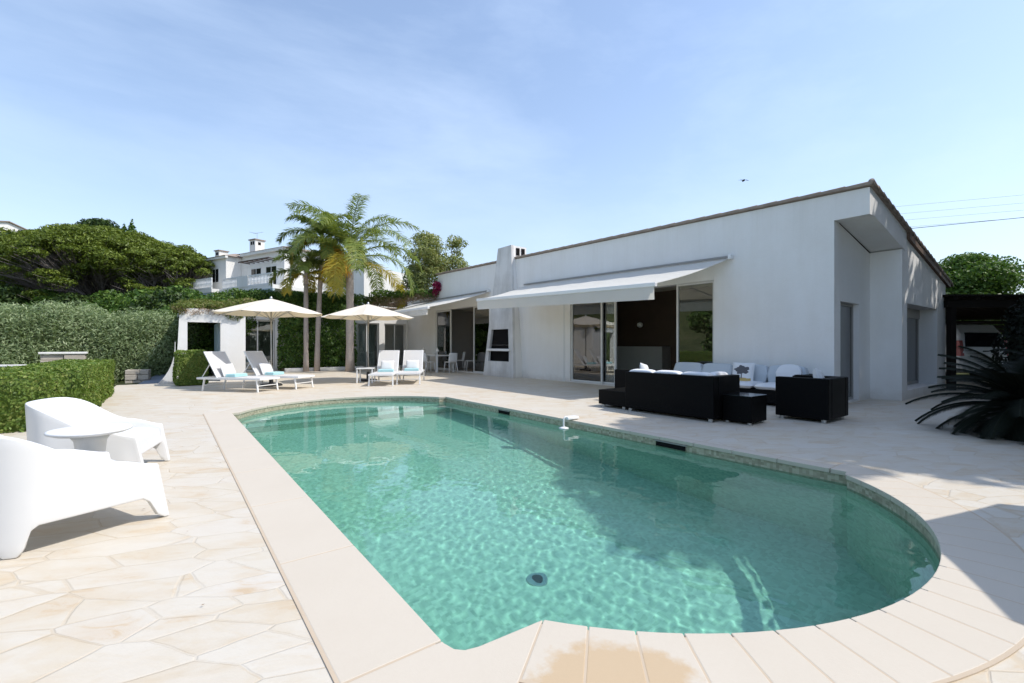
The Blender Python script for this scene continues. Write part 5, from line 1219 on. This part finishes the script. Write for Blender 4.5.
x, y = cw(4.0,17.0); cl = []
for i in range(16):
    for z in (.8,2.2,3.6,5.0,6.4,7.6):
        d_ = -6+i*1.15; cl.append((cw(d_,14.6+random.uniform(-.4,.4)+max(0,d_-6)*.75)+(z,), (1.0,1.0,1.0)))
t = foliage_thing('skylight_block_hedge','tall dark hedge added out of view on the right to block skylight','hedge',crown(cl,26,.16,.5,.4),M['darkleaf'],loc=(x,y,0)); stem(t,[(0,0,0),(0,0,3)],[.12,.06],M['bark'])  # unseen hedge, added to cut the skylight reaching the right side
# scattered dry leaves on the paving
n_ = 90; P_ = np.stack([RNG.uniform(-2.5,11,n_),RNG.uniform(.2,13,n_),np.full(n_,.006)],1)
ok = np.array([not (PX0-.05 < q[0] < PX1+.05 and .4 < q[1] < 10.7) for q in P_]); P_ = P_[ok]
V_,F_ = leaf_quads(P_, np.repeat(np.array([[0,0,1.]]),len(P_),0), .012, .5, .12, .15); V_[:,2] = np.maximum(V_[:,2],.012)
o = npmesh('fallen_leaves', V_, F_, M['drybr']); tag(o,'small dry leaves scattered over the paving','leaves',kind='stuff')
# ------------------------------------------------------------------ cables and bird
def cable(name,label,pa,da,pb,db,za,zb_,r,sag):
    a = Vector((*at(pa,da),za)); c = Vector((*at(pb,db),zb_)); t = [a.lerp(c,i/20)-Vector((0,0,sag*math.sin(PI*i/20))) for i in range(21)]; m_ = a
    o = MB().tube([p-m_ for p in t],r,6).build(name,M['cable'],None,smooth=True); o.location = m_; tag(o,label,'cable','overhead cables at the right')
def zz(y, d): return 1.2+(345-y)/455*d
cable('overhead_cable','thick black overhead cable sloping up to the right edge above the roof',880,34,1120,34,zz(231.5,34),zz(208,34),.022,.0)
for i,(ya,yb) in enumerate(((209,188),(216.5,196.5),(223,204),(230,212))):
    cable('overhead_cable','thin pale overhead cable, '+('topmost','second from the top','third from the top','lowest just over the thick one')[i]+' of four',870,60,1120,60,zz(ya,60),zz(yb-2,60),.012,.0)
cable('overhead_cable','short thin cable low over the carport roof at the right edge',1000,60,1150,60,zz(282,60),zz(284,60),.02,.2)
x,y = at(743.5,42)
b = MB(); 
rings = [(-.22,.02),(-.12,.07),(0,.09),(.10,.07),(.18,.04),(.24,.015)]
b.tube([(0,u,0) for u,_ in rings],[r_ for _,r_ in rings],8)
for s in (-1,1):
    b.add([(s*.05,.08,.03),(s*.25,.10,.07),(s*.48,.0,-.02),(s*.25,-.02,.06),(s*.05,-.07,.03),(s*.25,.10,.055),(s*.48,.0,-.03),(s*.25,-.02,.045)],[(0,1,3,4),(1,2,3),(5,7,6)])
o = b.build('bird', M['dark'], None, fix=False); o.location = (x,y,zz(180.5,42)); o.rotation_euler.z = -YAW; o.scale = (1.1,1.1,1.1); tag(o,'small dark bird flying in the sky above the villa roof','bird')

# ------------------------------------------------------------------ light, sky, camera
sdir = Vector((.50,-.52,1.0)).normalized(); el = math.asin(sdir.z); 
sun = bpy.data.lights.new('sun','SUN'); sun.energy = SUN_E; sun.angle = R(.55); sun.color = (1.0,.955,.89); so = bpy.data.objects.new('sun',sun); C.objects.link(so)
so.rotation_euler = sdir.to_track_quat('Z','Y').to_euler(); so.location = (20,-20,40)
sun.cycles.is_caustics_light = CAUST
w = bpy.data.worlds.new('World'); bpy.context.scene.world = w; w.use_nodes = True; nt = w.node_tree; nt.nodes.clear()
wo = nt.nodes.new('ShaderNodeOutputWorld'); bg = nt.nodes.new('ShaderNodeBackground'); sky = nt.nodes.new('ShaderNodeTexSky'); sky.sky_type = 'NISHITA'; sky.sun_disc = False
sky.sun_elevation = el; sky.sun_rotation = math.atan2(sdir.x, sdir.y); sky.altitude = 50; sky.air_density = 1.0; sky.dust_density = DUST; sky.ozone_density = 1.2
tc_ = nt.nodes.new('ShaderNodeTexCoord'); mp = nt.nodes.new('ShaderNodeMapping'); mp.inputs['Scale'].default_value = (1.0,2.4,5.0); mp.inputs['Rotation'].default_value = (0,R(12),R(35)); L(nt,tc_.outputs['Generated'],mp.inputs[0])
n1 = noise_n(nt,mp.outputs[0],1.5,8,.6,.15); n2 = noise_n(nt,tc_.outputs['Generated'],1.1,3,.5)
cf = ramp(nt, mathn(nt,'MULTIPLY',n1.outputs[0],mathn(nt,'ADD',n2.outputs[0],.5)), [(.44,(0,0,0)),(.80,(1,1,1))]).outputs[0]
sx = nt.nodes.new('ShaderNodeSeparateXYZ'); L(nt,tc_.outputs['Generated'],sx.inputs[0])
ccol = mixc(nt, mathn(nt,'ADD',mathn(nt,'MULTIPLY',cf,CLOUD),HAZE), sky.outputs[0], (3.9,4.7,5.9))
ez_ = mathn(nt,'POWER',mathn(nt,'SUBTRACT',1.0,mathn(nt,'ABSOLUTE',sx.outputs[2]),True),4.0)
ccol = mixc(nt, mathn(nt,'MULTIPLY',ez_,.72), ccol, (2.9,3.25,3.65))
L(nt, ccol, bg.inputs[0]); bg.inputs[1].default_value = SKY_E; L(nt,bg.outputs[0],wo.inputs[0])
cam = bpy.data.cameras.new('camera'); co_ = bpy.data.objects.new('camera',cam); C.objects.link(co_); co_.location = (0,0,CAMZ); co_.rotation_euler = (R(90),0,-YAW)
cam.sensor_width = 36; cam.lens = F_PX/1024*36; cam.shift_y = (HOR-341.5)/1024; cam.clip_end = 2000; cam.clip_start = .05
s = bpy.context.scene; s.camera = co_; s.render.engine = 'CYCLES'; s.view_settings.view_transform = 'Standard'; s.view_settings.look = 'None'; s.view_settings.exposure = EXPO; s.view_settings.gamma = 1
s.cycles.use_denoising = True; s.cycles.max_bounces = 10; s.cycles.transparent_max_bounces = 16; s.cycles.transmission_bounces = 8; s.cycles.sample_clamp_indirect = 6; s.cycles.caustics_refractive = True; s.cycles.caustics_reflective = False
